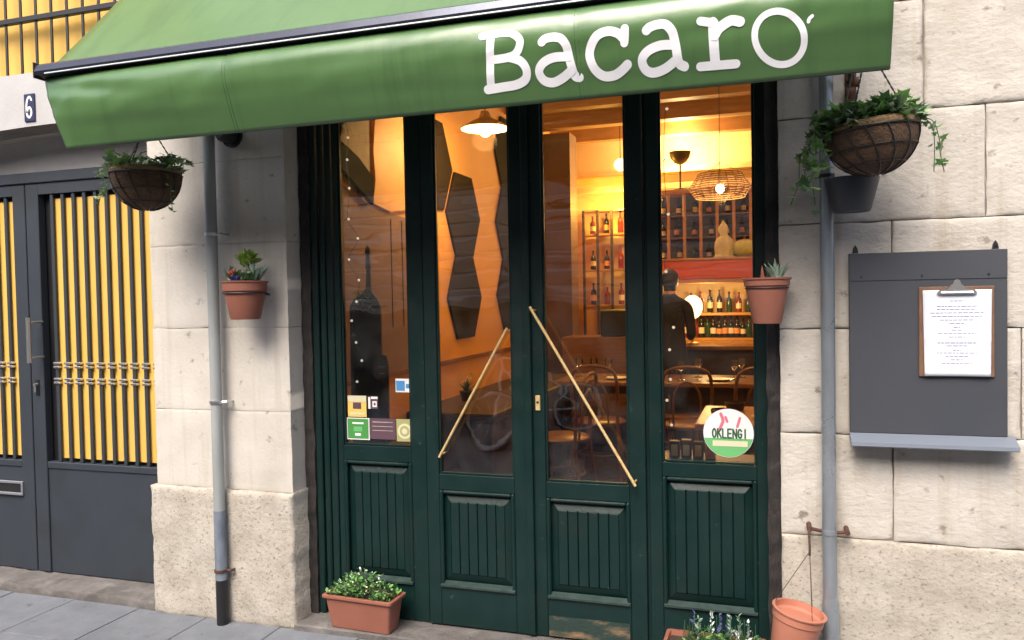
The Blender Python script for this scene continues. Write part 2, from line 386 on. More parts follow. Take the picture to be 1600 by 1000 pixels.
pil = root('stone_pillar', 'pale stone pillar with rough plinth between gate and green shopfront', 'pillar', (-2.41, 0, 0))
b = MB(); b.box(-2.765, -2.052, .013, .355, 0, 3.3); b.build('mortar_bed', 'mortar', pil)
zs = [.604, .966, 1.344, 1.726, 2.10, 2.47, 2.85, 3.3]
for i, (z0, z1) in enumerate(zip(zs, zs[1:])):
    stone_face(-2.78, -2.04, z0+.0006, z1-.0006, random.uniform(-.0004, .0004), .36, .0024, 40+i, .0020).build('stone_block', 'pillar', pil, True, angle=60)
stone_face(-2.805, -2.03, -.01, .603, -.022, .39, .005, 77, .011).build('plinth_block', 'stone_plinth', pil, True, angle=60)

gw = root('white_lintel_wall', 'white rendered lintel wall above the yellow slatted gate', 'wall', (-3.8, 0, 2.35))
# slightly arched lintel
arch = [(-5.3, 2.20)]+[(-5.3+2.52*i/16, 2.20+.152*math.sin(PI*(i/16)*.62+.0)/math.sin(PI*.5)) for i in range(1, 17)]
b = MB(); b.prism([(-5.3, 2.612)]+arch+[(-2.782, 2.612)], 0, .16); b.build('lintel', 'render', gw)
b = MB(); b.prism([(p[0], p[1]+.02) for p in arch]+[(p[0], p[1]-.0) for p in arch[::-1]], .004, .30); b.build('soffit', 'soffit', gw)
b = MB(); b.box(-5.3, -2.76, .235, .30, 2.162, 2.6); b.build('transom_panel', 'transom', gw)
b = MB(); b.box(-2.90, -2.062, .002, .3, 3.302, 6.5); b.box(-2.898, -2.782, .002, .3, 2.613, 3.30); b.box(-7, -2.902, .002, .3, 4.2, 6.5); b.box(-2.06, .033, .004, .3, 2.62, 6.5)
b.build('upper_wall', 'render', gw)
b = MB(); b.box(-8, -5.3, .0, .36, 0, 4.2); b.build('side_wall', 'render', gw)

gr = root('window_grille', 'dark barred grille over yellow window panels at top left', 'grille', (-3.8, .1, 2.61))
b = MB(); b.box(-5.3, -2.9, .16, .20, 2.6, 4.2); b.build('yellow_panel', 'yellow', gr)
for i in range(16):
    x = -3.036-.1005*i
    b = MB(); b.tube([(x, .10, 2.613), (x, .10, 4.1)], .0075, 6); b.build('bar', 'black_metal', gr)
b = MB(); b.box(-5.2, -2.94, .085, .115, 2.905, 2.932, .003); b.build('crossbar', 'black_metal', gr)

# house number
b = MB(); b.box(-3.515, -3.447, -.008, -.001, 2.372, 2.508, .002); o = b.build('house_number_plate', 'navy'); tag(o, 'small navy enamel plate with white number 6 on lintel', 'number plate')
b = MB(); f = lambda a_, b_, off: (-3.515+a_*.068, -.008-off, 2.372+b_*.136)
def f6(a_, b_, off): return (-3.515+a_, -.0085-off, 2.372+b_)
ribbon(b, [(.050, .104), (.043, .117), (.032, .118), (.022, .100), (.018, .070), (.020, .035), (.033, .020), (.046, .032), (.048, .052), (.038, .068), (.026, .062), (.020, .045)], .0052, f6, .0006)
b.build('digit', 'white', o)

# ------------------------------------------------------------------ gate
gt = root('steel_gate', 'dark grey steel double gate with vertical bars over yellow sheet', 'gate', (-3.7, .2, .04))
GY = .18
b = MB(); b.box(-5.25, -2.755, GY-.01, GY+.05, 2.105, 2.16, .003); b.build('top_frame', 'gate', gt)
b = MB(); b.box(-3.585, -2.757, GY+.027, GY+.031, .655, 2.02); b.build('yellow_sheet', 'yellow', gt)
b = MB(); b.box(-5.2, -3.842, GY+.027, GY+.031, .655, 2.02); b.build('yellow_sheet', 'yellow', gt)
b = MB(); b.box(-5.2, -2.757, GY+.050, GY+.056, .58, 2.10); b.build('shade_backing', 'black_metal', gt)  # added dark sheet, paints in the shadow gap around the yellow sheets
q = MB(); q.box(-.0185, .0185, -.014, .012, -.0062, .0062, .003)
o = q.build('collar', 'steel', gt); collar_me = o.data; bpy.data.objects.remove(o)
def leaf(x0, x1, bars, flip):
    f_ = MB()
    f_.box(x0, x0+.085, GY, GY+.045, .045, 2.10, .003); f_.box(x1-.085, x1, GY, GY+.045, .045, 2.10, .003)
    f_.box(x0+.0855, x1-.0855, GY+.002, GY+.043, 2.045, 2.10); f_.box(x0+.0855, x1-.0855, GY+.002, GY+.043, .60, .635, .003)
    lf = f_.build('gate_leaf', 'gate', gt)
    p = MB(); p.box(x0+.0855, x1-.0855, GY+.010, GY+.035, .047, .599); p.build('kick_panel', 'gate', lf)
    for x in bars:
        p = MB(); p.box(x-.010, x+.010, GY+.010, GY+.022, .6355, 2.0445, .0015)
        o = p.build('bar', 'gate', lf)
    for x in bars:
        for z in (1.064, 1.147):
            for dz in (-.010, .010):
                o = link('collar', collar_me, lf); o.location = (x, GY+.016, z+dz)
    return lf
leaf(-3.745, -2.762, [-3.580+.0718*i for i in range(10)], False)
ll = leaf(-4.75, -3.752, [-3.90-.0718*i for i in range(10)], True)
b = MB(); b.tube([(-3.668, .105, 1.40), (-3.668, .105, 1.165)], .0115, 10)
for z in (1.375, 1.19): b.tube([(-3.668, .105, z), (-3.66, GY+.005, z)], .006, 8)
b.build('pull_handle', 'steel', gt, True)
b = MB(); b.box(-3.715, -3.69, GY-.006, GY+.001, .985, 1.075, .004); b.build('lock_plate', 'black_metal', gt)
b = MB(); b.tube([(-3.703, GY-.006, 1.045), (-3.703, GY-.022, 1.045)], .008, 10); b.tube([(-3.703, GY-.018, 1.05), (-3.703, GY-.018, 1.005)], .005, 8); b.build('lock_knob', 'steel', gt, True)
b = MB()
b.box(-4.05, -3.826, GY-.010, GY+.001, .508, .522, .002); b.box(-4.05, -3.826, GY-.010, GY+.001, .446, .460, .002); b.box(-3.836, -3.824, GY-.0105, GY+.001, .4605, .5075); b.box(-4.062, -4.05, GY-.010, GY+.001, .446, .522)
b.build('letter_slot_frame', 'steel', gt)
b = MB(); b.box(-4.049, -3.837, GY-.004, GY+.004, .461, .507); b.build('letter_slot', 'black_metal', gt)
b = stone_face(-5.4, -2.79, -.02, .040, .0, .35, .012, 3, .008); o = b.build('gate_step', 'step', None, True, angle=50); tag(o, 'worn grey stone doorstep below the steel gate', 'doorstep')

# ------------------------------------------------------------------ green shopfront
sf = root('green_shopfront', 'dark green wooden shopfront with glazed double door and side windows', 'shopfront', (-1, .14, 0))
FY, DY = .14, .125
b = MB(); b.box(-2.035, .03, -.03, .34, -.01, .028, .006); o = b.build('threshold_slab', 'step'); tag(o, 'dark stone threshold under the green shopfront', 'doorstep')
b = MB()
b.box(-1.985, -1.955, .112, .20, .03, 2.6, .004); b.box(-1.953, -1.925, .124, .20, .03, 2.6, .006); b.box(-1.923, -1.89, .134, .20, .03, 2.6, .004)
b.box(-.0105, .045, .108, .20, .03, 2.6); b.box(-2.05, -1.986, .168, .20, .03, 2.6); b.box(-1.95, -.0105, .13, .20, 2.49, 2.6)
b.build('frame', 'green', sf)
b = MB(); b.box(-1.447, -1.437, .15, .20, .03, 2.49); b.box(-.487, -.477, .15, .20, .03, 2.49); b.build('mullion', 'green', sf)
# weathered black jamb strips
def ragged(x0, x1, y, z0, z1, seed, amp=.006):
    n = 70; mb = MB(); pts = []
    L_ = [(x0+amp*noise.noise(Vector((seed, i*.35, 0)))+amp*.6*noise.noise(Vector((seed, i*1.3, 4))), z0+(z1-z0)*i/n) for i in range(n+1)]
    R_ = [(x1+amp*noise.noise(Vector((seed+9, i*.35, 0)))+amp*.6*noise.noise(Vector((seed, i*1.7, 8))), z0+(z1-z0)*i/n) for i in range(n+1)]
    fa = [mb.bm.verts.new((p[0], y+.006*noise.noise(Vector((seed, i*.8, 2))), p[1])) for i, p in enumerate(L_)]
    fb = [mb.bm.verts.new((p[0], y+.006*noise.noise(Vector((seed+5, i*.8, 2))), p[1])) for i, p in enumerate(R_)]
    ba = [mb.bm.verts.new((v.co.x, y+.06, v.co.z)) for v in fa]; bb = [mb.bm.verts.new((v.co.x, y+.06, v.co.z)) for v in fb]
    for i in range(n):
        mb.bm.faces.new((fa[i], fb[i], fb[i+1], fa[i+1])); mb.bm.faces.new((ba[i], fa[i], fa[i+1], ba[i+1])); mb.bm.faces.new((fb[i], bb[i], bb[i+1], fb[i+1]))
    return mb
ragged(-2.036, -1.988, .105, .03, 2.6, 3).build('jamb_strip', 'old_black', sf)
ragged(-.022, .026, .045, .03, 2.6, 8, .008).build('jamb_strip', 'old_black', sf)

def unit(name, x0, x1, g0, g1, gz, p0, p1, pz0, pz1, y, zb, ztop=2.485):
    T_ = .045
    f_ = MB()
    f_.box(x0, g0, y, y+T_, zb, ztop, .003); f_.box(g1, x1, y, y+T_, zb, ztop, .003)
    f_.box(g0+.0002, g1-.0002, y+.001, y+T_-.001, 2.43, ztop-.001); f_.box(g0+.0002, g1-.0002, y+.001, y+T_-.001, pz1, gz, .002)
    f_.box(g0+.0002, g1-.0002, y+.001, y+T_-.001, zb+.001, pz0, .002)
    fr = f_.build(name, 'green', sf)
    q = MB(); q.box(g0+.0005, g1-.0005, y+.020, y+.024, gz-.004, 2.436); q.build('pane', 'glass', fr)
    q = MB()
    for xa, xb in ((g0, g0+.009), (g1-.009, g1)): q.box(xa, xb, y+.008, y+.0195, gz+.001, 2.429, .002)
    q.box(g0+.0095, g1-.0095, y+.008, y+.0195, gz+.001, gz+.010, .002)
    q.build('glazing_bead', 'green', fr)
    q = MB(); wdt = .016
    q.box(g0, g0+wdt, y-.006, y+.012, pz0+.0005, pz1-.0005, .005); q.box(g1-wdt, g1, y-.006, y+.012, pz0+.0005, pz1-.0005, .005)
    q.box(g0+wdt+.0005, g1-wdt-.0005, y-.006, y+.012, pz1-wdt, pz1-.001, .005)
    q.build('panel_moulding', 'green', fr)
    q = MB(); q.prism([(y-.012, pz0-.004), (y-.012, pz0+.004), (y+.014, pz0+.017), (y+.014, pz0-.004)], g0+.002, g1-.002, 'x'); q.build('panel_ledge', 'green_worn', fr)
    # raised field frame then boards
    nb = 6; inn = .03
    a0, a1 = g0+wdt+inn, g1-wdt-inn; z0, z1 = pz0+.05, pz1-wdt-.035
    q = MB(); q.box(g0+.0003, g1-.0003, y+.0225, y+.0435, pz0+.0003, pz1-.0003); q.build('panel_back', 'green', fr)
    q = MB()
    for i in range(4):
        A = [(g0+wdt, pz0+.018), (g1-wdt, pz0+.018), (g1-wdt, pz1-wdt), (g0+wdt, pz1-wdt)]; B = [(a0, z0), (a1, z0), (a1, z1), (a0, z1)]
        j = (i+1) % 4
        q.quad((A[i][0], y+.021, A[i][1]), (A[j][0], y+.021, A[j][1]), (B[j][0], y+.008, B[j][1]), (B[i][0], y+.008, B[i][1]))
    q.build('panel_bevel', 'green', fr)
    for i in range(nb):
        xa = a0+(a1-a0)*i/nb; xb = a0+(a1-a0)*(i+1)/nb
        q = MB(); q.box(xa+.0016, xb-.0016, y+.006+random.uniform(-.0008, .0008), y+.0215, z0+.001, z1-.001, .0022); q.build('board', 'green', fr)
    return fr
unit('side_window', -1.887, -1.448, -1.858, -1.521, .803, 0, 0, .20, .735, FY, .03)
dl = unit('door_leaf', -1.442, -.973, -1.384, -1.041, .697, 0, 0, .212, .628, DY, .036)
dr = unit('door_leaf', -.968, -.488, -.904, -.554, .688, 0, 0, .206, .620, DY+.006, .036)
unit('side_window', -.476, -.012, -.424, -.062, .790, 0, 0, .215, .733, FY, .03)
b = MB(); b.box(-.987, -.955, DY-.014, DY-.001, .04, 2.48, .005, 2); b.build('cover_strip', 'green', dl)
b = MB(); b.box(-.90, -.56, DY+.003, DY+.0062, .04, .125); b.build('kick_plate', 'scuff', dr)
b = MB(); b.tube([(-.944, .075, 1.418), (-.521, .075, .703)], .0062, 10)
for t in (.02, .985):
    p = Vector((-.944, .075, 1.418)).lerp(Vector((-.521, .075, .703)), t); b.tube([p, (p.x, DY+.008, p.z)], .004, 8)
b.build('pull_rod', 'brass', dr, True)
b = MB(); b.tube([(-1.053, .102, 1.330), (-1.372, .102, .775)], .0056, 10)
for t in (.02, .98):
    p = Vector((-1.053, .102, 1.330)).lerp(Vector((-1.372, .102, .775)), t); b.tube([p, (p.x, DY+.021, p.z)], .0035, 8)
b.build('pull_rod', 'brass', dl, True)
b = MB(); b.box(-.942, -.922, DY-.001, DY+.007, .985, 1.048, .002); b.build('lock_plate', 'brass', dr)
b = MB(); b.tube([(-.932, DY-.004, 1.02), (-.932, DY+.004, 1.02)], .005, 10)
b.tube([(-.938, DY+.001, 1.24), (-.938, DY+.008, 1.24)], .005, 8); b.tube([(-.932, DY+.001, 1.225), (-.932, DY+.008, 1.225)], .004, 8); b.build('lock_cylinder', 'black_metal', dr)

# ------------------------------------------------------------------ awning
aw = root('green_awning', 'green canvas awning with dark rail and white lettered valance', 'awning', (-1.17, 0, 3.05))
AX0, AX1 = -2.665, .318
VT, VB = 2.338, 2.064
def vy(x, z):
    t = min(max((VT-z)/(VT-VB), 0), 1)
    en = 1-.75*math.exp(-max(0, x-AX0)/.16)
    y = -.652-.056*en*math.sin(PI*min(1, t**.60))+.022*t**1.3+.004*math.sin(PI*t)*noise.noise(Vector((x*1.1+t*2.2, t*5.0-x*.6, 9)))
    y += (.007*noise.noise(Vector((x*2.2, t*1.3, 1)))+.004*noise.noise(Vector((x*7+t*3, t*3, 4)))+.0012*noise.noise(Vector((x*22+t*9, t*5, 7))))*math.sin(PI*min(1, t*1.2+.05))
    # sag creases near the left end and where the seams pull
    y += .012*math.exp(-((x+2.42)/.22)**2)*math.exp(-((t-.20-.35*(x+2.62))/.10)**2)
    for xs in (-1.806, -.549): y += .003*math.exp(-((x-xs)/.012)**2)
    return y
b = MB(); nx, nz = 150, 22; G = []
for i in range(nx+1):
    x = AX0+.008+(AX1-AX0-.012)*i/nx; col = []
    for j in range(nz+1):
        z = VT+(VB-VT)*j/nz
        xx = x+.072*(j/nz)*math.exp(-(x-AX0)/.2)
        zz = z+(.004*noise.noise(Vector((x*1.7, 2, 3))) if j == nz else 0)
        col.append(b.bm.verts.new((xx, vy(x, z), zz)))
    G.append(col)
for i in range(nx):
    for j in range(nz): b.bm.faces.new((G[i][j], G[i+1][j], G[i+1][j+1], G[i][j+1]))
va = b.build('valance', 'canvas', aw, True)
sm = va.modifiers.new('thickness', 'SOLIDIFY'); sm.thickness = .0015; sm.offset = 1
for xs in (-1.806, -.549):
    b = MB()
    for dx in (-.006, .006):
        pts = [(xs+dx, vy(xs+dx, VT+(VB-VT)*j/14)-.0016, VT+(VB-VT)*j/14) for j in range(15)]
        b.tube(pts, .0011, 5)
    b.build('seam', 'hem', va)
b = MB(); b.tube([(AX0+.082+(AX1-AX0-.088)*i/60, vy(AX0+.082+(AX1-AX0-.088)*i/60, VB)+.002, VB+.003) for i in range(61)], .004, 6); b.build('hem', 'hem', va)
LET = [('B',[ (0.0095,[(-0.818,2.271),(-0.823,2.228),(-0.831,2.169),(-0.837,2.118)]),(0.0089,[(-0.848,2.269),(-0.818,2.271),(-0.761,2.269),(-0.735,2.255),(-0.725,2.237),(-0.736,2.212),(-0.761,2.199),(-0.824,2.196)]),(0.0095,[(-0.765,2.198),(-0.730,2.184),(-0.714,2.159),(-0.720,2.134),(-0.750,2.121),(-0.794,2.118),(-0.849,2.115)]) ]),
('a',[ (0.0094,[(-0.657,2.229),(-0.645,2.237),(-0.621,2.239),(-0.597,2.232),(-0.582,2.211),(-0.577,2.181),(-0.574,2.164),(-0.568,2.138),(-0.563,2.126),(-0.551,2.123)]),(0.0094,[(-0.579,2.181),(-0.622,2.183),(-0.654,2.174),(-0.672,2.157),(-0.673,2.139),(-0.659,2.122),(-0.633,2.116),(-0.602,2.126),(-0.574,2.142)]) ]),
('c',[ (0.0089,[(-0.403,2.237),(-0.404,2.219),(-0.407,2.200)]),(0.0095,[(-0.409,2.212),(-0.426,2.228),(-0.455,2.236),(-0.486,2.227),(-0.507,2.201),(-0.513,2.172),(-0.501,2.139),(-0.476,2.119),(-0.445,2.118),(-0.422,2.128),(-0.402,2.142)]) ]),
('a',[ (0.0094,[(-0.341,2.225),(-0.330,2.233),(-0.307,2.238),(-0.285,2.235),(-0.268,2.216),(-0.262,2.193),(-0.258,2.168),(-0.255,2.142),(-0.250,2.129),(-0.237,2.122)]),(0.0094,[(-0.264,2.180),(-0.302,2.182),(-0.336,2.173),(-0.355,2.157),(-0.358,2.140),(-0.348,2.122),(-0.326,2.114),(-0.292,2.122),(-0.259,2.141)]) ]),
('r',[ (0.0099,[(-0.153,2.227),(-0.152,2.171),(-0.150,2.118)]),(0.0084,[(-0.187,2.233),(-0.169,2.229),(-0.149,2.225)]),(0.0084,[(-0.193,2.117),(-0.145,2.116),(-0.092,2.115)]),(0.0099,[(-0.149,2.192),(-0.140,2.206),(-0.123,2.218),(-0.101,2.226),(-0.079,2.220)]) ]),
('o',[ (0.0082,[(.0255+.0655*math.cos(t)-.006*math.sin(t), 2.168+.0665*math.sin(t)-.006*math.cos(t)) for t in [2*PI*i/32 for i in range(33)]]) ]),
('apostrophe',[ (0.0046,[(0.1015,2.199),(0.1035,2.206),(0.111,2.212)]) ])]
for nm, strokes in LET:
    b = MB()
    for i, (hw, pts) in enumerate(strokes):
        ribbon(b, pts, hw*(1.0 if nm == 'apostrophe' else 1.08 if nm == 'o' else 1.36), lambda a_, z_, off: (a_, vy(a_, z_)-off, z_), .0028+.0004*i, 5, nm == 'o')
    o = b.build('letter', 'letter', va)
    o['label'] = 'white apostrophe mark' if nm == 'apostrophe' else 'white letter %s' % nm
# roof canvas
b = MB(); nx, ny = 60, 12; G = []
for i in range(nx+1):
    col = []
    for j in range(ny+1):
        x = AX0+.012+(AX1-AX0-.024)*i/nx; t = j/ny
        col.append(b.bm.verts.new((x, -.640+.60*t, 2.372+.66*t-.014*math.sin(PI*t)*(1+.3*math.sin(x*3)))))
    G.append(col)
for i in range(nx):
    for j in range(ny): b.bm.faces.new((G[i][j], G[i+1][j], G[i+1][j+1], G[i][j+1]))
tp = b.build('roof_canvas', 'canvas', aw, True); sm = tp.modifiers.new('thickness', 'SOLIDIFY'); sm.thickness = .0015
b = MB(); b.prism([(-.650, 2.332), (-.692, 2.338), (-.697, 2.352), (-.690, 2.376), (-.672, 2.386), (-.640, 2.384), (-.632, 2.360), (-.634, 2.340)], AX0, AX1, 'x'); b.build('front_rail', 'rail', aw)
b = MB(); b.box(AX0+.05, AX1, -.6985, -.6935, 2.3375, 2.3425, .001); b.build('rail_highlight', 'highlight_paint', aw)  # thin pale strip painting in the highlight of the rail groove
for xa, xb in ((AX0-.006, AX0-.0005), (AX1+.0005, AX1+.006)):
    b = MB(); b.box(xa, xb, -.698, -.63, 2.328, 2.388, .002); b.build('rail_end_cap', 'black_metal', aw)
b = MB(); b.box(AX0, AX1, -.075, -.003, 3.0, 3.09, .012, 2); b.build('cassette', 'rail', aw)
for x, m_, zz in ((-2.30, 'black_metal', 2.205), (.268, 'rust', 2.175)):
    b = MB(); b.tube([(x, -.055, zz), (x-.02, -.20, zz+.06), (x-.05, -.61, 2.345)], [.014, .012, .011], 8)
    
    if m_ == 'rust':
        b.box(x-.018, x+.018, -.012, -.003, zz-.07, zz+.09, .003); b.tube([(x-.02, -.055, zz), (x+.02, -.055, zz)], .017, 10); b.tube([(x, -.003, zz-.05), (x, -.02, zz-.05)], .008, 8)
    else:
        b.tube([(x, -.004, zz), (x, -.075, zz), (x, -.10, zz)], [.036, .036, .024], 16); b.tube([(x, -.003, zz), (x, -.014, zz)], .052, 18)
    b.build('support_arm', m_, aw, True)

# ------------------------------------------------------------------ drain pipes
dp = root('drain_pipe', 'grey painted drain pipe with black foot on the pillar', 'pipe', (-2.388, -.055, 0), 'drain pipes')
for z0, z1, m_, r in ((.52, 3.3, 'grey_pipe', .0255), (.205, .521, 'blue_pipe', .027), (-.005, .206, 'black_metal', .0265)):
    b = MB(); b.tube([(-2.388, -.055, z0), (-2.388, -.055, z1)], r, 18); b.build('pipe_section', m_, dp, True)
for z, m_ in ((1.765, 'steel'), (1.012, 'steel'), (.246, 'rust')):
    b = MB(); b.tube([(-2.388, -.055, z-.007), (-2.388, -.055, z+.007)], .0305, 18); b.tube([(-2.36, -.05, z), (-2.338, -.045, z)], .008, 8); b.tube([(-2.34, -.05, z), (-2.34, .004, z)], .005, 6); b.build('clamp', m_, dp, True)
dp2 = root('drain_pipe', 'zinc drain pipe with rusty clamp between shopfront and menu board', 'pipe', (.184, -.055, 0), 'drain pipes')
b = MB(); b.tube([(.184, -.055, .36), (.184, -.055, 3.3)], .0238, 18); b.build('pipe_section', 'zinc', dp2, True)
b = MB(); b.tube([(.186, -.055, -.01), (.186, -.055, .355), (.184, -.055, .375)], [.0285, .0285, .024], 18); b.build('pipe_section', 'zinc', dp2, True)
b = MB(); b.tube([(.184, -.055, .602), (.184, -.055, .618)], .0265, 18); b.build('clamp', 'zinc', dp2, True)
b = MB()
b.tube([(.158, -.05, .610), (.118, -.05, .617)], .0065, 8); b.tube([(.118, -.07, .618), (.118, .004, .618)], .009, 8)
b.build('clamp_bolt', 'rust', dp2, True); b = MB(); b.tube([(.21, -.05, .608), (.245, -.05, .612)], .0065, 8); b.tube([(.243, -.07, .613), (.243, .004, .613)], .009, 8)
b.build('clamp_bolt', 'rust', dp2, True)
for z in (1.86,):
    b = MB(); b.tube([(.184, -.055, z-.006), (.184, -.055, z+.006)], .027, 18); b.tube([(.16, -.05, z), (.125, -.05, z)], .006, 8); b.tube([(.125, -.055, z), (.125, .004, z)], .005, 8); b.build('clamp', 'black_metal', dp2, True)

# ------------------------------------------------------------------ menu board
mbd = root('menu_board', 'dark grey menu board with pale bottom shelf on stone wall', 'board', (.5, -.02, .93))
b = MB(); b.box(.2555, .7405, -.034, -.014, .962, 1.588, .002); b.build('panel', 'board', mbd)
b = MB(); b.box(.2560, .7400, -.0365, -.0345, 1.492, 1.5875, .0008); b.build('header_strip', 'board', mbd)
b = MB()
for x in (.295, .485, .685): b.tube([(x, -.0385, 1.506), (x, -.0362, 1.506)], .004, 10)
b.build('screw', 'black_metal', mbd)
b = MB(); b.prism([(-.014, .962), (-.034, .9615), (-.092, .938), (-.094, .926), (-.088, .922), (-.014, .936)], .2555, .762, 'x'); b.build('shelf', 'shelf', mbd)
for x in (.277, .708):
    b = MB(); b.prism([(x-.010, 1.589), (x+.010, 1.589), (x+.007, 1.607), (x, 1.618), (x-.007, 1.607)], -.026, -.018); b.tube([(x, -.032, 1.603), (x, .004, 1.603)], .0035, 8); b.build('hanging_lug', 'black_metal', mbd)
cb = root('clipboard', 'brown clipboard with metal clip hanging on the menu board', 'clipboard', (.588, -.045, 1.165))
b = MB(); b.box(.474, .701, -.0425, -.0385, 1.162, 1.467, .002); b.build('backing_board', 'clipboard', cb)
b = MB()
b.prism([(.528, 1.447), (.536, 1.455), (.560, 1.458), (.568, 1.470), (.575, 1.474), (.580, 1.487), (.588, 1.491), (.596, 1.487), (.601, 1.474), (.608, 1.470), (.616, 1.458), (.640, 1.455), (.648, 1.447), (.640, 1.440), (.536, 1.440)], -.056, -.0495)
b.tube([(.54, -.0535, 1.446), (.636, -.0535, 1.446)], .0055, 8)
b.build('clip', 'steel', cb)
pp = root('menu_sheet', 'white printed menu sheet held in the clipboard', 'paper', (.588, -.05, 1.17))
b = MB(); G = []
def py(x, z):
    u = (x-.588)/.1; v = (1.45-z)/.29
    return -.0462-.004*v*v*(abs(u)**2)-.003*math.exp(-((z-1.29)/.012)**2)
for i in range(13):
    col = []
    for j in range(25):
        z = 1.455-.290*j/24; wd = .1035-.0045*(j/24)
        x = .589-wd+2*wd*i/12
        col.append(b.bm.verts.new((x, py(x, z), z)))
    G.append(col)
for i in range(12):
    for j in range(24): b.bm.faces.new((G[i][j], G[i+1][j], G[i+1][j+1], G[i][j+1]))
o = b.build('sheet', 'paper', pp, True); sm = o.modifiers.new('thickness', 'SOLIDIFY'); sm.thickness = .0004; sm.offset = 1
b = MB(); rr = random.Random(3)
for z, wd in ((1.418, .02), (1.400, .06), (1.390, .06), (1.378, .08), (1.366, .075), (1.354, .05), (1.342, .022), (1.329, .010), (1.320, .016), (1.309, .058), (1.297, .026), (1.277, .058), (1.267, .030), (1.252, .012), (1.243, .060), (1.232, .034), (1.220, .018), (1.207, .045)):
    x = .588-wd
    while x < .588+wd:
        l = min(rr.uniform(.006, .016), .588+wd-x)
        if l > .002: b.quad((x, py(x, z)-.0008, z-.0011), (x+l, py(x+l, z)-.0008, z-.0011), (x+l, py(x+l, z)-.0008, z+.0011), (x, py(x, z)-.0008, z+.0011))
        x += l+.0028
b.build('print', 'ink', pp)
# ------------------------------------------------------------------ pots, baskets and plants
def leaf_mesh(kind, s=1.0):
    b = MB()
    if kind == 'ivy':
        P = [(0, -.1), (.28, -.32), (.52, -.12), (.36, .08), (.60, .36), (.26, .36), (0, .95)]
        P = P+[(-x, y) for x, y in P[-2:0:-1]]
        c = b.bm.verts.new((0, .12*s, .03*s)); V = [b.bm.verts.new((x*s, y*s, -.12*s*abs(x)-.10*s*max(0, y-.3))) for x, y in P]
        for i in range(len(V)): b.bm.faces.new((c, V[i], V[(i+1) % len(V)]))
    elif kind == 'oval':
        P = [(0, 0, 0), (.22, .25, .06), (.26, .55, .05), (0, 1, -.08), (-.26, .55, .05), (-.22, .25, .06)]; m = b.bm.verts.new((0, .5*s, -.02*s))
        V = [b.bm.verts.new((x*s, y*s, z*s)) for x, y, z in P]
        for i in range(6): b.bm.faces.new((m, V[i], V[(i+1) % 6]))
    elif kind == 'blade':
        V = []
        for t, wd, z in ((0, .07, 0), (.4, .085, .05), (.8, .05, 0), (1, .008, -.08)):
            V.append((b.bm.verts.new((-wd*s, t*s, z*s)), b.bm.verts.new((wd*s, t*s, z*s))))
        for A, B in zip(V, V[1:]): b.bm.faces.new((A[0], A[1], B[1], B[0]))
    return b.bm
LB = {k_: leaf_mesh(k_) for k_ in ('ivy', 'oval', 'blade')}
def foliage(name, m, parent, items, kind='ivy'):
    """items: (position, direction, size) joined into one part of leaves"""
    src = LB[kind]; src.verts.ensure_lookup_table()
    vs_ = [v.co.copy() for v in src.verts]; fs = [[v.index for v in f_.verts] for f_ in src.faces]
    V, F = [], []
    for p, d, s in items:
        d = Vector(d).normalized(); rot = d.to_track_quat('Y', 'Z').to_matrix() @ Matrix.Rotation(random.uniform(-.9, .9), 3, 'Y')
        o = len(V); V += [Vector(p)+rot @ (v*s) for v in vs_]; F += [[i+o for i in f_] for f_ in fs]
    me = bpy.data.meshes.new(name); me.from_pydata([tuple(v) for v in V], [], F); me.materials.append(M[m])
    return link(name, me, parent)
for bm_ in LB.values(): bm_.verts.index_update()
ivy_me = {}
for k_ in ('leaf', 'leaf_dark', 'leaf_bright', 'leaf_pale', 'leaf_pale2'):
    me = bpy.data.meshes.new('leaf'); LB['ivy'].to_mesh(me); me.materials.append(M[k_]); ivy_me[k_] = me
R3 = random.Random(11)
def rv(s=1): return Vector((R3.uniform(-1, 1), R3.uniform(-1, 1), R3.uniform(-1, 1)))*s

def strand(parent, pts, n, size, mats, stem='leaf_dark', single=True):
    L_ = smooth_line(pts, 6); b = MB(); b.tube(L_, .0016, 5); b.build('stem', stem, parent)
    for i in range(n):
        p = L_[int((i+.5)/n*(len(L_)-1))]
        o = link('leaf', ivy_me[R3.choice(mats)], parent)
        d = Vector((R3.uniform(-1, 1), -R3.uniform(.1, .9), R3.uniform(-1.0, .35))).normalized()
        s = size*R3.uniform(.85, 1.75)
        q = d.to_track_quat('Y', 'Z') @ Matrix.Rotation(R3.uniform(-.7, .7), 3, 'Y').to_quaternion()
        # face the leaf blade outwards
        mw = Matrix.Translation(p+rv(.010)) @ q.to_matrix().to_4x4() @ Matrix.Rotation(R3.uniform(.3, 1.1), 4, 'X') @ Matrix.Diagonal((s, s, s, 1))
        o.matrix_basis = mw

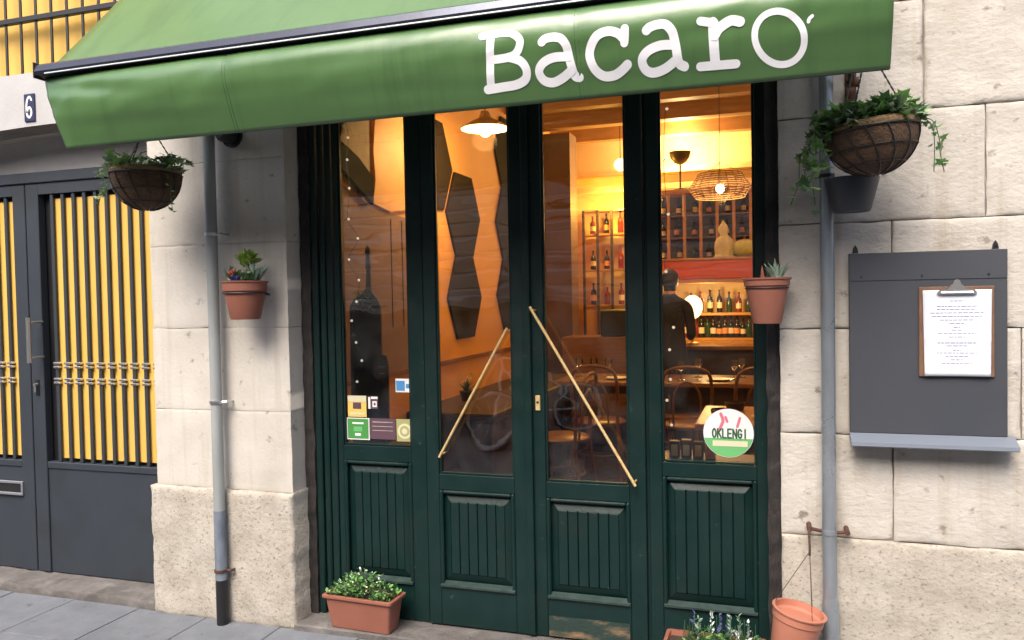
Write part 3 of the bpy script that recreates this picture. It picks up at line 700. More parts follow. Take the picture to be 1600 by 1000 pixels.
def basket(name, label, cx, cy, cz, r, h, tilt, strands, topn, mats, chains, seed):
    R3.seed(seed)
    rt = root(name, label, 'hanging basket', (cx, cy, cz-h), 'hanging baskets')
    T_ = Matrix.Translation((cx, cy, cz)) @ Matrix.Rotation(tilt, 4, 'Y')
    prof = [(r*math.sin(t)*.985, -h*math.cos(t)) for t in [PI/2*i/10 for i in range(0, 11)]]
    prof[0] = (.012, -h*.995)
    def place(o): o.matrix_basis = T_; o.matrix_parent_inverse = wm(rt).inverted(); return o
    b = MB(); b.lathe(prof+[(r*.985, .018), (r*.90, .020), (r*.86, -.02), (r*.5, -.03)], n=30)
    for v in b.bm.verts: v.co *= 1+.012*noise.noise(v.co*30)
    place(b.build('coir_liner', 'coir', rt, True))
    b = MB(); b.lathe([(r*.99, .004), (r*1.005, .014), (r*.96, .024), (r*.89, .02)], n=30, cap0=False, cap1=False)
    for v in b.bm.verts: v.co.z += .006*noise.noise(v.co*25+Vector((seed, 0, 0)))
    place(b.build('liner_rim', 'coir_edge', rt, True))
    b = MB(); N_ = 14
    b.tube([(r*1.01*math.cos(2*PI*i/40), r*1.01*math.sin(2*PI*i/40), 0) for i in range(40)], .0032, 6, True)
    for fr_ in (.42, .78):
        rr_ = r*math.sin(math.acos(fr_))*1.01
        b.tube([(rr_*math.cos(2*PI*i/36), rr_*math.sin(2*PI*i/36), -h*fr_) for i in range(36)], .0022, 5, True)
    for j in range(N_):
        a0 = 2*PI*j/N_
        b.tube([(r*1.012*math.sin(t)*math.cos(a0+.35*math.cos(t)), r*1.012*math.sin(t)*math.sin(a0+.35*math.cos(t)), -h*1.012*math.cos(t)) for t in [PI/2*(.12+.88*i/9) for i in range(10)]], .0022, 5)
    place(b.build('wire_frame', 'black_metal', rt, True))
    b = MB(); b.lathe([(r*.86, .0), (r*.5, .02), (.01, .03)], n=20); place(b.build('soil', 'soil', rt, True))
    for a0, topp in chains:
        s0 = T_ @ Vector((r*math.cos(a0), r*math.sin(a0), .005)); b = MB(); t1 = Vector(topp)
        nl = int((t1-s0).length/.011)
        for i in range(nl):
            p = s0.lerp(t1, i/nl); q = s0.lerp(t1, (i+1.25)/nl); b.tube([p, q], .0021 if i % 2 else .0032, 5)
        b.build('chain', 'black_metal', rt)
    # crown of short stems
    for m_ in mats:
        it = []
        for i in range(topn//len(mats)):
            a0 = R3.uniform(0, 2*PI); q = math.sqrt(R3.random())*r*1.02
            p = T_ @ Vector((q*math.cos(a0), q*math.sin(a0), .015+R3.random()**1.4*.066))
            it.append((p, Vector((math.cos(a0)*.8, math.sin(a0)*.8-.25, R3.uniform(-.2, .7))), R3.uniform(.024, .046)))
        foliage('foliage', m_, rt, it)
    for pts, n, size in strands: strand(rt, pts, n, size, mats)
    return rt
# right-hand basket
bx, by, bz = .300, -.30, 1.955
basket('hanging_basket', 'coir hanging basket of trailing ivy beside the awning right end', bx, by, bz, .140, .135, -.10,
       [([(bx-.10, by-.03, bz+.03), (bx-.17, by-.03, bz+.0), (bx-.195, by-.03, bz-.10), (bx-.20, by-.03, bz-.17)], 22, .028),
        ([(bx-.08, by-.05, bz+.04), (bx-.16, by-.06, bz+.03), (bx-.165, by-.06, bz-.06), (bx-.175, by-.05, bz-.14), (bx-.165, by-.04, bz-.25)], 20, .027),
        ([(bx-.09, by, bz+.03), (bx-.20, by+.02, bz-.04), (bx-.215, by+.03, bz-.14), (bx-.24, by+.05, bz-.21)], 10, .024),
        ([(bx-.11, by-.08, bz+.02), (bx-.145, by-.09, bz-.06), (bx-.15, by-.09, bz-.13)], 12, .026),
        ([(bx-.05, by, bz+.04), (bx-.15, by, bz+.07), (bx-.18, by-.01, bz+.04)], 12, .024),
        ([(bx+.11, by-.02, bz+.03), (bx+.165, by-.03, bz+.02), (bx+.185, by-.03, bz-.03), (bx+.19, by-.03, bz-.085), (bx+.20, by-.03, bz-.14)], 9, .022),
        ([(bx+.10, by-.05, bz+.04), (bx+.16, by-.04, bz+.01), (bx+.172, by-.04, bz-.05), (bx+.17, by-.04, bz-.14)], 6, .020)],
       480, ['leaf', 'leaf_dark', 'leaf_bright', 'leaf_pale2', 'leaf_pale'], [(.35, (.315, -.26, 2.20)), (2.3, (.262, -.20, 2.20)), (4.2, (.285, -.28, 2.20))], 21)
bx, by, bz = -2.515, -.30, 2.005
basket('hanging_basket', 'coir hanging basket of thin ivy in front of the yellow gate', bx, by, bz, .142, .150, .03,
       [([(bx-.09, by-.04, bz+.03), (bx-.17, by-.05, bz+.01), (bx-.19, by-.05, bz-.06), (bx-.21, by-.05, bz-.12)], 12, .020),
        ([(bx-.10, by, bz+.03), (bx-.19, by-.02, bz+.03), (bx-.235, by-.03, bz+.02)], 9, .020),
        ([(bx-.11, by-.05, bz+.02), (bx-.155, by-.06, bz-.05), (bx-.165, by-.06, bz-.10)], 8, .018),
        ([(bx+.08, by-.03, bz+.04), (bx+.16, by-.04, bz+.06), (bx+.22, by-.04, bz+.03), (bx+.275, by-.04, bz+.02)], 20, .021),
        ([(bx+.08, by+.02, bz+.04), (bx+.15, by, bz+.02), (bx+.20, by, bz+.0)], 12, .020),
        ([(bx+.12, by-.03, bz+.02), (bx+.155, by-.04, bz-.05), (bx+.16, by-.04, bz-.12), (bx+.165, by-.04, bz-.165)], 10, .015)],
       170, ['leaf', 'leaf_pale', 'leaf_pale2'], [(.9, (-2.50, -.27, 2.20)), (2.9, (-2.53, -.29, 2.20)), (4.9, (-2.51, -.31, 2.20))], 5)

def pot(mb, c, rt, rb, h, rim=.035, n=28, lip=.007):
    mb.lathe([(rb*.6, 0), (rb*.94, 0), (rb, .006), (rb+(rt-rb)*.72, h-rim-.004), (rb+(rt-rb)*.74, h-rim), (rt-lip*.35, h-rim+.003), (rt-lip*.2, h-.009), (rt+lip*.5, h-.006), (rt+lip*.6, h-.001), (rt+lip*.2, h),
              (rt-.006, h), (rt-.010, h-.02), (rt-.02, h-.028), (.01, h-.026)], c, n)
# black pot behind the right basket
b = MB(); b.lathe([(.02, 0), (.056, 0), (.060, .004), (.0845, .098), (.087, .112), (.082, .112), (.06, .09), (.01, .09)], (.258, -.125, 1.725), 28)
o = b.build('wall_pot', 'pot_black', None, True, angle=35); tag(o, 'small slate coloured pot under the right hanging basket', 'pot', 'wall pots')

# wall pot on the pillar
wp = root('wall_pot', 'terracotta pot of mixed succulents fixed to the left pillar', 'plant pot', (-2.168, -.125, 1.385), 'wall pots')
b = MB(); pot(b, (-2.168, -.125, 1.385), .096, .064, .165, .045); b.build('pot', 'terracotta', wp, True, angle=35)
b = MB(); b.tube([(-2.168+.091*math.cos(2*PI*i/28), -.125+.091*math.sin(2*PI*i/28), 1.498) for i in range(28)], .003, 6, True); b.tube([(-2.083, -.10, 1.494), (-2.072, -.085, 1.490)], .006, 6); b.tube([(-2.168, -.03, 1.498), (-2.168, .004, 1.498)], .005, 6); b.build('holder_ring', 'black_metal', wp)
R3.seed(4)
def tuft(parent, m, c, n, s0, s1, spread, up, kind='blade', jit=.01):
    it = []
    for i in range(n):
        a0 = R3.uniform(0, 2*PI); q = R3.random()
        it.append((Vector(c)+rv(jit), (math.cos(a0)*spread*q, math.sin(a0)*spread*q, up), R3.uniform(s0, s1)))
    return foliage('foliage', m, parent, it, kind)
tuft(wp, 'leaf_yellow', (-2.150, -.125, 1.625), 60, .035, .06, 1.6, .7, 'oval', .02); tuft(wp, 'leaf_yellow', (-2.150, -.125, 1.63), 30, .04, .07, 1.5, .8)
tuft(wp, 'leaf_pale', (-2.165, -.14, 1.545), 70, .025, .045, 2.2, .8, 'oval', .035)
tuft(wp, 'leaf_grey', (-2.225, -.135, 1.535), 26, .06, .10, .8, 1)
tuft(wp, 'leaf_grey', (-2.105, -.135, 1.535), 22, .06, .11, .8, 1)
tuft(wp, 'leaf_dark', (-2.115, -.145, 1.535), 34, .05, .09, 1.0, 1)
tuft(wp, 'leaf', (-2.20, -.14, 1.54), 20, .05, .08, 1.0, 1)
tuft(wp, 'petal_violet', (-2.165, -.195, 1.548), 30, .016, .028, 1.2, .5, 'oval', .016)
tuft(wp, 'petal_red', (-2.185, -.185, 1.578), 12, .016, .025, 1.2, .5, 'oval', .008)
b = MB(); b.tube([(-2.155, -.125, 1.53), (-2.150, -.125, 1.63)], .006, 6); b.build('stem', 'wood', wp)
# pot on the right jamb
wp = root('wall_pot', 'terracotta pot of small spiky plants on the right door jamb', 'plant pot', (-.018, -.105, 1.35), 'wall pots')
b = MB(); pot(b, (-.018, -.105, 1.35), .080, .050, .160, .030); b.build('pot', 'terracotta', wp, True, angle=35)
b = MB(); b.tube([(.03, -.06, 1.47), (.045, .004, 1.47)], .004, 6); b.tube([(-.018+.073*math.cos(2*PI*i/28), -.105+.073*math.sin(2*PI*i/28), 1.474) for i in range(28)], .0025, 6, True); b.build('holder_ring', 'black_metal', wp)
tuft(wp, 'leaf_grey', (.015, -.115, 1.49), 22, .05, .085, .7, 1)
tuft(wp, 'leaf_dark', (.010, -.10, 1.49), 16, .05, .09, .8, 1)
tuft(wp, 'terracotta_pale', (-.030, -.12, 1.49), 9, .03, .06, .5, 1)

# tilted hanging pot at lower right
hp = root('hanging_pot', 'tilted pale terracotta pot hung on wires from rusty pipe clamp', 'plant pot', (.075, -.15, .15))
b = MB(); pot(b, (0, 0, -.21), .088, .062, .21, .036)
o = b.build('pot', 'terracotta_pale', hp, True, angle=35)
TP = Matrix.Translation((.080, -.150, .357)) @ Matrix.Rotation(math.radians(12), 4, 'Y')
o.matrix_basis = TP
b = MB(); b.tube([(.117, -.062, .622), (.116, -.085, .60), (.117, -.09, .56), (.117, -.09, .53)], .004, 6); b.build('hook', 'rust', hp)
b = MB()
for a0 in (1.0, 2.9, 5.2): b.tube([(.117, -.09, .545), TP @ Vector((.085*math.cos(a0), .085*math.sin(a0), -.004))], .0014, 5)
b.build('wire', 'rust', hp)

def trough(mb, x0, x1, y0, y1, z0, h, tp=.025):
    P = lambda i, z: [(x0+i, y0+i, z), (x1-i, y0+i, z), (x1-i, y1-i, z), (x0+i, y1-i, z)]
    rings = []
    for i, z in ((tp+.008, z0), (tp, z0+.004), (.009, z0+h-.020), (.002, z0+h-.017), (-.003, z0+h-.012), (-.003, z0+h-.002), (.0, z0+h), (.010, z0+h), (.014, z0+h-.025)):
        c = P(i, z); rg = []
        for q in range(4):
            cx, cy = c[q][0], c[q][1]; rr_ = .012
            sx = 1 if q in (0, 3) else -1; sy = 1 if q in (0, 1) else -1
            for t in range(4):
                a0 = [PI, 1.5*PI, 0, .5*PI][q]+PI/2*t/3
                rg.append(mb.bm.verts.new((cx+sx*rr_+rr_*math.cos(a0), cy+sy*rr_+rr_*math.sin(a0), z)))
        rings.append(rg)
    n = 16
    for A, B in zip(rings, rings[1:]):
        for j in range(n): mb.bm.faces.new((A[j], A[(j+1) % n], B[(j+1) % n], B[j]))
    mb.bm.faces.new(rings[0][::-1]); mb.bm.faces.new(rings[-1])
def plant_trough(label, x0, x1, y0, y1, z0, h, rz, fill):
    rt = root('planter_trough', label, 'planter', ((x0+x1)/2, (y0+y1)/2, z0), 'terracotta troughs')
    b = MB(); trough(b, x0, x1, y0, y1, z0, h); b.build('trough', 'terracotta', rt, True, angle=35)
    b = MB(); b.box(x0+.016, x1-.016, y0+.016, y1-.016, z0+h-.024, z0+h-.018); b.build('soil', 'soil', rt)
    R3.seed(8)
    for m_, kind, n, s0, s1, hmax, xa, xb in fill:
        it = []
        for i in range(n):
            u = R3.uniform(xa, xb); x = x0+.02+(x1-x0-.04)*u; y = R3.uniform(y0+.01, y1-.015)
            dome = (1-((u-.5)*1.7)**2)
            z = z0+h-.02+R3.uniform(0.1, 1)*hmax*max(.35, dome)
            it.append(((x, y, z), (R3.uniform(-1, 1), R3.uniform(-1.2, .6), R3.uniform(-.1, 1)), R3.uniform(s0, s1)))
        foliage('foliage', m_, rt, it, kind)
    b = MB()
    for i in range(22):
        x = R3.uniform(x0+.03, x1-.03); y = R3.uniform(y0+.02, y1-.02); b.tube([(x, y, z0+h-.03), (x+R3.uniform(-.01, .01), y, z0+h+R3.uniform(.03, .08))], .0015, 4)
    b.build('stem', 'leaf_dark', rt, kind='stuff')
    rt.rotation_euler.z = rz
    return rt
plant_trough('terracotta trough of small pale flowering plants left of the door', -1.878, -1.540, -.045, .095, .028, .150, math.radians(-3),
             [('leaf_bright', 'oval', 280, .014, .030, .10, 0, 1), ('leaf_dark', 'oval', 200, .014, .030, .11, 0, 1), ('leaf', 'oval', 80, .016, .03, .10, 0, 1), ('petal_pale', 'oval', 110, .008, .017, .118, 0, .95), ('petal_white', 'oval', 34, .008, .015, .125, .1, .9)])
rt2 = plant_trough('terracotta trough of silver and violet plants by the right window', -.392, -.035, -.155, .0, .030, .150, 0,
             [('leaf_dark', 'oval', 170, .018, .034, .05, .2, 1), ('leaf_bright', 'oval', 55, .016, .03, .055, .2, 1), ('leaf', 'oval', 60, .016, .03, .05, .25, 1)])
for x, y, z1, m_ in ((-.27, -.07, .262, 'leaf_grey'), (-.225, -.06, .285, 'petal_white'), (-.195, -.05, .275, 'petal_violet'), (-.155, -.085, .285, 'leaf_grey'), (-.125, -.07, .285, 'leaf_grey'), (-.095, -.09, .27, 'petal_white'), (-.13, -.12, .245, 'petal_white'), (-.17, -.03, .27, 'petal_violet'), (-.29, -.02, .26, 'petal_violet')):
    it = []
    for i in range(18):
        t = i/18; it.append(((x+R3.uniform(-.004, .004), y+R3.uniform(-.004, .004), .17+(z1-.17)*t), (R3.uniform(-1, 1), R3.uniform(-1, 1), .9), R3.uniform(.012, .022)))
    foliage('foliage', m_, rt2, it, 'oval')
    b = MB(); b.tube([(x, y, .15), (x, y, z1)], .002, 5); b.build('stem', 'leaf_dark', rt2)

# ------------------------------------------------------------------ things on the glass
SY = FY+.0195
def sticker(label, x0, x1, z0, z1, base, bits, cat='sticker', y=SY):
    b = MB(); b.box(x0, x1, y-.0008, y-.0002, z0, z1); o = b.build('window_sticker', base); tag(o, label, cat, 'window stickers')
    for i, (m_, a0, a1, c0, c1) in enumerate(bits):
        W_, H_ = x1-x0, z1-z0; q = MB(); q.box(x0+a0*W_, x0+a1*W_, y-.0014-.0004*i, y-.0010-.0004*i, z0+c0*H_, z0+c1*H_); q.build('print', m_, o)
    return o
sticker('yellow and white sticker at lower left of the left window', -1.842, -1.748, .930, 1.026, 'st_yellow', [('st_cream', .0, 1, .72, 1), ('st_plum', .28, .72, .38, .68), ('st_cream', .1, .9, .1, .2)])
sticker('green square sticker with white border in the left window corner', -1.849, -1.735, .826, .925, 'st_white', [('st_green', .04, .96, .05, .96), ('st_leaf', .3, .68, .38, .6), ('st_white', .25, .75, .72, .80), ('st_white', .36, .62, .18, .3)])
sticker('small white symbol sticker on the dark bottle board', -1.738, -1.690, .968, 1.026, 'st_plum', [('st_white', 0, .22, 0, .9), ('st_white', .3, 1, .78, .95), ('st_white', .45, .9, .15, .6), ('st_plum', .58, .78, .28, .48)])
sticker('blue and white sticker at right edge of the left window', -1.600, -1.5245, 1.046, 1.106, 'st_white', [('st_blue', .04, .60, .1, .85), ('st_blue', .68, .96, .3, .62)])
sticker('dark plum notice between the green and round stickers', -1.732, -1.605, .832, .926, 'st_plum', [('grey_print', .1, .9, .8, .84), ('grey_print', .1, .9, .6, .63), ('grey_print', .1, .9, .4, .43)])
o = sticker('olive sticker with pale round emblem in the left window', -1.600, -1.5245, .826, .926, 'st_olive', [])
b = MB(); b.tube([(-1.560, SY-.0016, .872), (-1.560, SY-.0010, .872)], .034, 28); b.build('emblem', 'st_cream', o)
b = MB(); b.tube([(-1.560, SY-.0022, .872), (-1.560, SY-.0018, .872)], .024, 28); b.build('emblem', 'st_olive', o)
b = MB(); b.tube([(-1.560, SY-.0028, .872), (-1.560, SY-.0024, .872)], .013, 24); b.build('emblem', 'st_cream', o)
# round sticker in the right window
cx, cz, rr_ = -.168, .912, .0955
def disc(r0, y0, y1, zlo=None, zhi=None):
    pts = [(cx+r0*math.cos(2*PI*i/60), cz+r0*math.sin(2*PI*i/60)) for i in range(60)]
    if zlo is not None: pts = [(x, max(z, cz+zlo*r0)) for x, z in pts]
    if zhi is not None: pts = [(x, min(z, cz+zhi*r0)) for x, z in pts]
    q = []
    for p in pts:
        if not q or (Vector(p)-Vector(q[-1])).length > 1e-5: q.append(p)
    b = MB(); b.prism(q, y0, y1); return b
rs = disc(rr_, SY-.0008, SY-.0002).build('round_sticker', 'st_white'); tag(rs, 'round white and green lettered sticker in the right window', 'sticker', 'window stickers')
disc(rr_*.985, SY-.0014, SY-.0010, None, -.22).build('print', 'st_leaf', rs)
b = MB(); fz = lambda a_, z_, off: (cx+a_, SY-.0018-off, cz+z_)
for pts in ([(-.050, .040), (-.046, .055), (-.052, .066)], ):
    pass
ribbon(b, [(-.028, .075), (-.020, .050), (-.026, .030), (-.034, .012)], .006, fz, 0); ribbon(b, [(-.010, .062), (-.004, .045)], .005, fz, .0002)
ribbon(b, [(.044, .060), (.038, .040), (.034, .026)], .005, fz, 0)
b.build('print', 'st_pink', rs)
b = MB(); b.box(cx-.060, cx+.072, SY-.0024, SY-.0020, cz-.052, cz-.030); b.build('print', 'st_cream', rs)
def tiny_text(s, x, z, h, wd, m, parent, f_, hw):
    G_ = {'O': [[(.5, 1), (.1, .8), (0, .5), (.1, .2), (.5, 0), (.9, .2), (1, .5), (.9, .8), (.5, 1)]], 'K': [[(0, 0), (0, 1)], [(1, 1), (0, .45)], [(.3, .6), (1, 0)]],
          'L': [[(0, 1), (0, 0)], [(0, 0), (1, 0)]], 'E': [[(0, 0), (0, 1)], [(0, 1), (1, 1)], [(0, .5), (.8, .5)], [(0, 0), (1, 0)]], 'N': [[(0, 0), (0, 1)], [(0, 1), (1, 0)], [(1, 0), (1, 1)]],
          'G': [[(.95, .8), (.5, 1), (.1, .8), (0, .5), (.1, .2), (.5, 0), (.95, .2), (.95, .45)], [(.95, .45), (.55, .45)]], 'I': [[(.5, 0), (.5, 1)]]}
    b = MB(); st = wd/len(s); c = 0
    for i, ch in enumerate(s):
        for pl in G_[ch]:
            c += 1; ribbon(b, [(x+st*i+p[0]*st*.66, z+p[1]*h) for p in pl], hw, f_, .00002*c, 3)
    return b.build('lettering', m, parent)
tiny_text('OKLENGI', cx-.060, cz-.018, .034, .136, 'st_dgreen', rs, lambda a_, z_, off: (a_, SY-.0030-off, z_), .0030)

# string lights
def string_lights(label, pts, y):
    rt = root('string_lights', label, 'string lights', (pts[-1][0], y, pts[-1][1]), 'string lights inside the windows')
    L_ = smooth_line([(x, y+.01*((i % 2)), z) for i, (x, z) in enumerate(pts)], 5); b = MB(); b.tube(L_, .0014, 5); b.build('cord', 'wood_dark', rt)
    for i, (x, z) in enumerate(pts):
        b = MB(); b.sphere((x+.006, y-.004, z), .0062, 8); b.build('bulb', 'led', rt, True)
    return rt
string_lights('string of tiny white bulbs down the left window', [(-1.842, 2.28), (-1.838, 2.2), (-1.845, 2.10), (-1.838, 1.97), (-1.845, 1.83), (-1.80, 1.74), (-1.848, 1.645), (-1.80, 1.55), (-1.815, 1.452), (-1.842, 1.365), (-1.822, 1.265), (-1.795, 1.182), (-1.822, 1.085)], .205)
string_lights('string of tiny white bulbs down the right window', [(-.40, 2.2), (-.412, 2.0), (-.40, 1.78), (-.412, 1.55), (-.385, 1.325), (-.402, 1.235), (-.40, 1.115), (-.415, 1.03), (-.398, .93)], .205)
# bottle-shaped chalkboards in the left window
def bottle_board(label, pts, y, marks):
    b = MB(); b.prism(pts, y, y+.012); o = b.build('bottle_chalkboard', 'chalkboard'); tag(o, label, 'chalkboard', 'chalkboards in the left window')
    q = MB()
    for l in marks: ribbon(q, l, .0014, lambda a_, z_, off: (a_, y-.001-off, z_), 0, 4)
    if marks: q.build('chalk_marks', 'chalk', o)
RW = random.Random(5)
wv = lambda x, z, n, s=.010, h=.012: [(x+s*i+RW.uniform(-.004, .004), z+h*RW.uniform(-.9, .9)) for i in range(n)]
bottle_board('tall bottle shaped chalkboard with chalk scrawl in the left window', [(-1.862, .98), (-1.702, .98), (-1.700, 1.42), (-1.715, 1.46), (-1.748, 1.50), (-1.752, 1.60), (-1.768, 1.60), (-1.774, 1.50), (-1.835, 1.465), (-1.858, 1.43)], .225, [wv(-1.845, 1.415, 8), wv(-1.76, 1.42, 4), wv(-1.85, 1.30, 3)])
b = MB(); b.prism([(-1.774, 1.60), (-1.748, 1.60), (-1.752, 1.66), (-1.750, 1.675), (-1.752, 1.70), (-1.761, 1.71), (-1.770, 1.70), (-1.773, 1.675), (-1.769, 1.66)], .226, .236); o = b.build('figurine', 'chalkboard'); tag(o, 'small dark knobbed figurine above the bottle chalkboard', 'figurine')
bottle_board('short dark chalkboard low in the left window behind stickers', [(-1.80, .812), (-1.668, .812), (-1.664, 1.165), (-1.675, 1.205), (-1.715, 1.215), (-1.79, 1.15)], .215, [wv(-1.715, 1.150, 5, .010, .005), wv(-1.71, 1.125, 4, .01, .004)])
lw = root('leaf_garland', 'small green leafy garland on shoulder of the bottle chalkboard', 'garland', (-1.79, .215, 1.45))
tuft(lw, 'leaf_yellow', (-1.80, .212, 1.462), 26, .012, .026, 1.6, .5, 'oval', .030); tuft(lw, 'leaf_dark', (-1.77, .212, 1.475), 34, .012, .026, 1.6, .5, 'oval', .030)
b = MB()
b.box(-1.868, -1.70, .24, .40, .795, .81); b.box(-1.868, -1.53, .24, .42, .78, .794)
o = b.build('window_shelf', 'wood_dark'); tag(o, 'dark narrow shelf behind the left window bottom', 'shelf')

# ------------------------------------------------------------------ the room inside
room = tag(bpy.data.objects.new('dining_room', None), kind='structure'); C.objects.link(room)
LX, RX, BYY, CZ = -2.35, .75, 6.1, 3.30
b = MB(); b.box(LX-.1, LX, .36, BYY, 0, CZ); b.build('left_wall', 'wall_orange', room)
b = MB(); b.box(RX, RX+.1, .36, BYY, 0, CZ); b.build('right_wall', 'wall_cream', room)
b = MB(); b.box(LX-.1, RX+.1, BYY, BYY+.1, 0, CZ); b.build('back_wall', 'wall_cream', room)
b = MB(); b.box(LX-.1, RX+.1, .2, BYY+.1, CZ, CZ+.1); b.build('ceiling', 'ceiling', room)
b = MB(); b.box(LX, RX, .2, BYY, -.1, .02); b.build('floor', 'floor', room)
b = MB(); b.box(LX-.1, -2.06, .361, .40, 0, CZ); b.box(.04, RX+.1, .361, .40, 0, CZ); b.box(-2.06, .04, .301, .40, 2.6, CZ); b.build('front_wall', 'wall_orange', room)
for i in range(7):
    y = .9+.8*i; b = MB(); b.box(LX+.001, RX-.001, y-.06, y+.06, CZ-.14, CZ-.001); b.build('ceiling_beam', 'beam', room)
b = MB(); b.box(LX+.001, -1.98, 5.05, 5.35, .0205, CZ-.145); b.build('pilaster', 'column', room)
b = MB(); b.box(LX+.001, RX-.002, 5.86, BYY-.001, 2.80, 2.86); b.box(LX+.001, RX-.002, 5.70, 5.76, 2.60, 2.66); b.build('cornice', 'wall_cream', room)
b = MB(); b.box(LX+.0005, LX+.03, .42, 5.04, .0205, .98); b.build('dado', 'wall_orange', room)
b = MB(); b.box(LX+.0305, LX+.05, .42, 5.04, .97, 1.0); b.build('dado_rail', 'wood', room)
# hexagonal floor tiles
hexR = .105
tm = []
for m_ in ('tile_a', 'tile_b'):
    b = MB(); b.prism([(hexR*.93*math.cos(PI/3*i), hexR*.93*math.sin(PI/3*i)) for i in range(6)], .0205, .026, 'z'); o = b.build('floor_tile', m_, room); tm.append(o.data); bpy.data.objects.remove(o)
cnt = 0
for i in range(11):
    for j in range(24):
        x = -2.1+i*hexR*1.5; y = 2.1+(j+.5*(i % 2))*hexR*1.732
        if cnt < 290 and y < 5.4:
            cnt += 1; o = link('floor_tile', tm[0 if (i+2*j) % 3 else 1], room); o.location = (x, y, 0)
# hexagon wall panels
b = MB(); hr = .362; b.prism([(hr*math.cos(PI/3*i), hr*1.032*math.sin(PI/3*i)) for i in range(6)], 0, .018, 'x')
hx = b.build('hexagon_panel', 'panel_dark')
first = True
for y, z, lab in ((2.92, 2.115, 'dark hexagonal wall panel, middle of the left door pane'), (2.92, 1.465, 'dark hexagonal wall panel, lowest in the left door pane'), (2.325, 2.445, 'dark hexagonal wall panel at upper left of left door pane'),
                  (4.07, 2.785, 'dark hexagonal wall panel at upper right of left door pane'), (4.07, 2.135, 'dark hexagonal wall panel beside the door meeting stile'), (4.07, 1.485, 'lower dark hexagonal wall panel beside the door meeting stile')):
    o = hx if first else hx.copy()
    if not first: C.objects.link(o)
    first = False; o.location = (LX+.002, y, z); tag(o, lab, 'wall panel', 'hexagonal wall panels')
# poster boards on the left wall seen in the left window
b = MB(); b.prism([(1.36, 2.05), (1.40, 2.2), (1.38, 2.38), (1.42, 2.62), (1.95, 2.75), (2.02, 2.10), (1.85, 2.06), (1.6, 2.02)], LX+.002, LX+.03, 'x'); o = b.build('plywood_board', 'board_orange'); tag(o, 'bright orange board with wavy edge high behind the left window', 'board')
b = MB(); b.prism([(.75, 2.35), (1.34, 2.12), (1.36, 2.9), (.75, 2.9)], LX+.002, LX+.02, 'x'); o = b.build('paper_poster', 'grey_print'); tag(o, 'greyish printed poster high behind the left window', 'poster')
b = MB(); b.prism([(.75, 2.22), (.95, 2.21), (1.15, 2.12), (1.33, 2.04), (1.34, 2.20), (1.15, 2.30), (.95, 2.36), (.75, 2.40)], LX+.022, LX+.05, 'x'); o = b.build('dark_garland', 'panel_dark'); tag(o, 'dark slanting strip across the printed poster', 'garland')
b = MB(); b.prism([(.75, .98), (2.0, .98), (2.0, 2.0), (1.4, 2.02), (.75, 2.2)], LX+.0015, LX+.015, 'x'); o = b.build('wood_panelling', 'paper_brown'); tag(o, 'brown panelling behind the left window', 'panelling')
for y in (1.62, 1.78):
    q = MB(); q.box(LX+.0155, LX+.018, y-.004, y+.004, 1.28, 1.98); q.build('joint', 'panel_dark', o)

# lamps
def point(name, loc, watts, col=(1, .54, .18), r=.05, parent=None):
    d = bpy.data.lights.new(name, 'POINT'); d.energy = watts; d.color = col; d.shadow_soft_size = r
    o = bpy.data.objects.new(name, d); C.objects.link(o); o.location = loc
    if parent: o.parent = parent; o.matrix_parent_inverse = wm(parent).inverted()
    return o
pl = root('pendant_lamp', 'white enamel pendant lamp glowing at top of left door pane', 'lamp', (-1.90, 2.25, 2.62), 'lamps inside')
b = MB(); b.lathe([(.17, 0), (.165, .012), (.10, .05), (.045, .075), (.03, .12), (.018, .125)], (-1.90, 2.25, 2.640), 28, cap0=False); b.build('shade', 'shade', pl, True)
b = MB(); b.sphere((-1.90, 2.25, 2.628), .042, 14); b.build('bulb', 'bulb', pl, True)
b = MB(); b.tube([(-1.90, 2.25, 2.765), (-1.90, 2.25, CZ)], .004, 6); b.build('cord', 'black_metal', pl)
point('lamp_light', (-1.90, 2.25, 2.56), 31, parent=pl, r=.08)
wl = root('wicker_lamp', 'wicker drum pendant lamp with bright bulb in right window', 'lamp', (-.356, 3.0, 2.18), 'lamps inside')
wx, wy, wz = -.356, 3.0, 2.245
b = MB()
for i in range(11):
    z = -.085+.017*i; r = .222*(1-.30*abs(i-4)/6)
    b.tube([(wx+r*math.cos(2*PI*j/28), wy+r*math.sin(2*PI*j/28), wz+z+.003*math.sin(j*PI)) for j in range(28)], .0032, 5, True)
for j in range(20):
    a0 = 2*PI*j/20; b.tube([(wx+.222*(1-.30*abs(i-4)/6)*math.cos(a0), wy+.222*(1-.30*abs(i-4)/6)*math.sin(a0), wz-.085+.017*i) for i in range(11)], .0026, 5)
b.build('shade', 'wicker', wl, True)
b = MB(); b.sphere((wx, wy, wz-.02), .030, 14, (1, 1, 1.2)); b.build('bulb', 'bulb', wl, True)
b = MB(); b.tube([(wx, wy, wz+.02), (wx, wy, CZ)], .003, 6)
for a0 in (0, 2.1, 4.2): b.tube([(wx, wy, wz+.17), (wx+.155*math.cos(a0), wy+.155*math.sin(a0), wz+.085)], .002, 5)
b.build('cord', 'black_metal', wl)
point('lamp_light', (wx, wy, wz-.09), 17, parent=wl)
tl = root('bowl_lamp', 'dark bowl uplight on a short stem in front of glowing wall', 'lamp', (-.905, 5.5, 2.546), 'lamps inside')
b = MB(); b.lathe([(.02, 0), (.06, .02), (.10, .07), (.115, .13), (.105, .13), (.09, .075), (.05, .03), (.01, .02)], (-.905, 5.5, 2.815), 24); b.build('bowl', 'torch', tl, True)
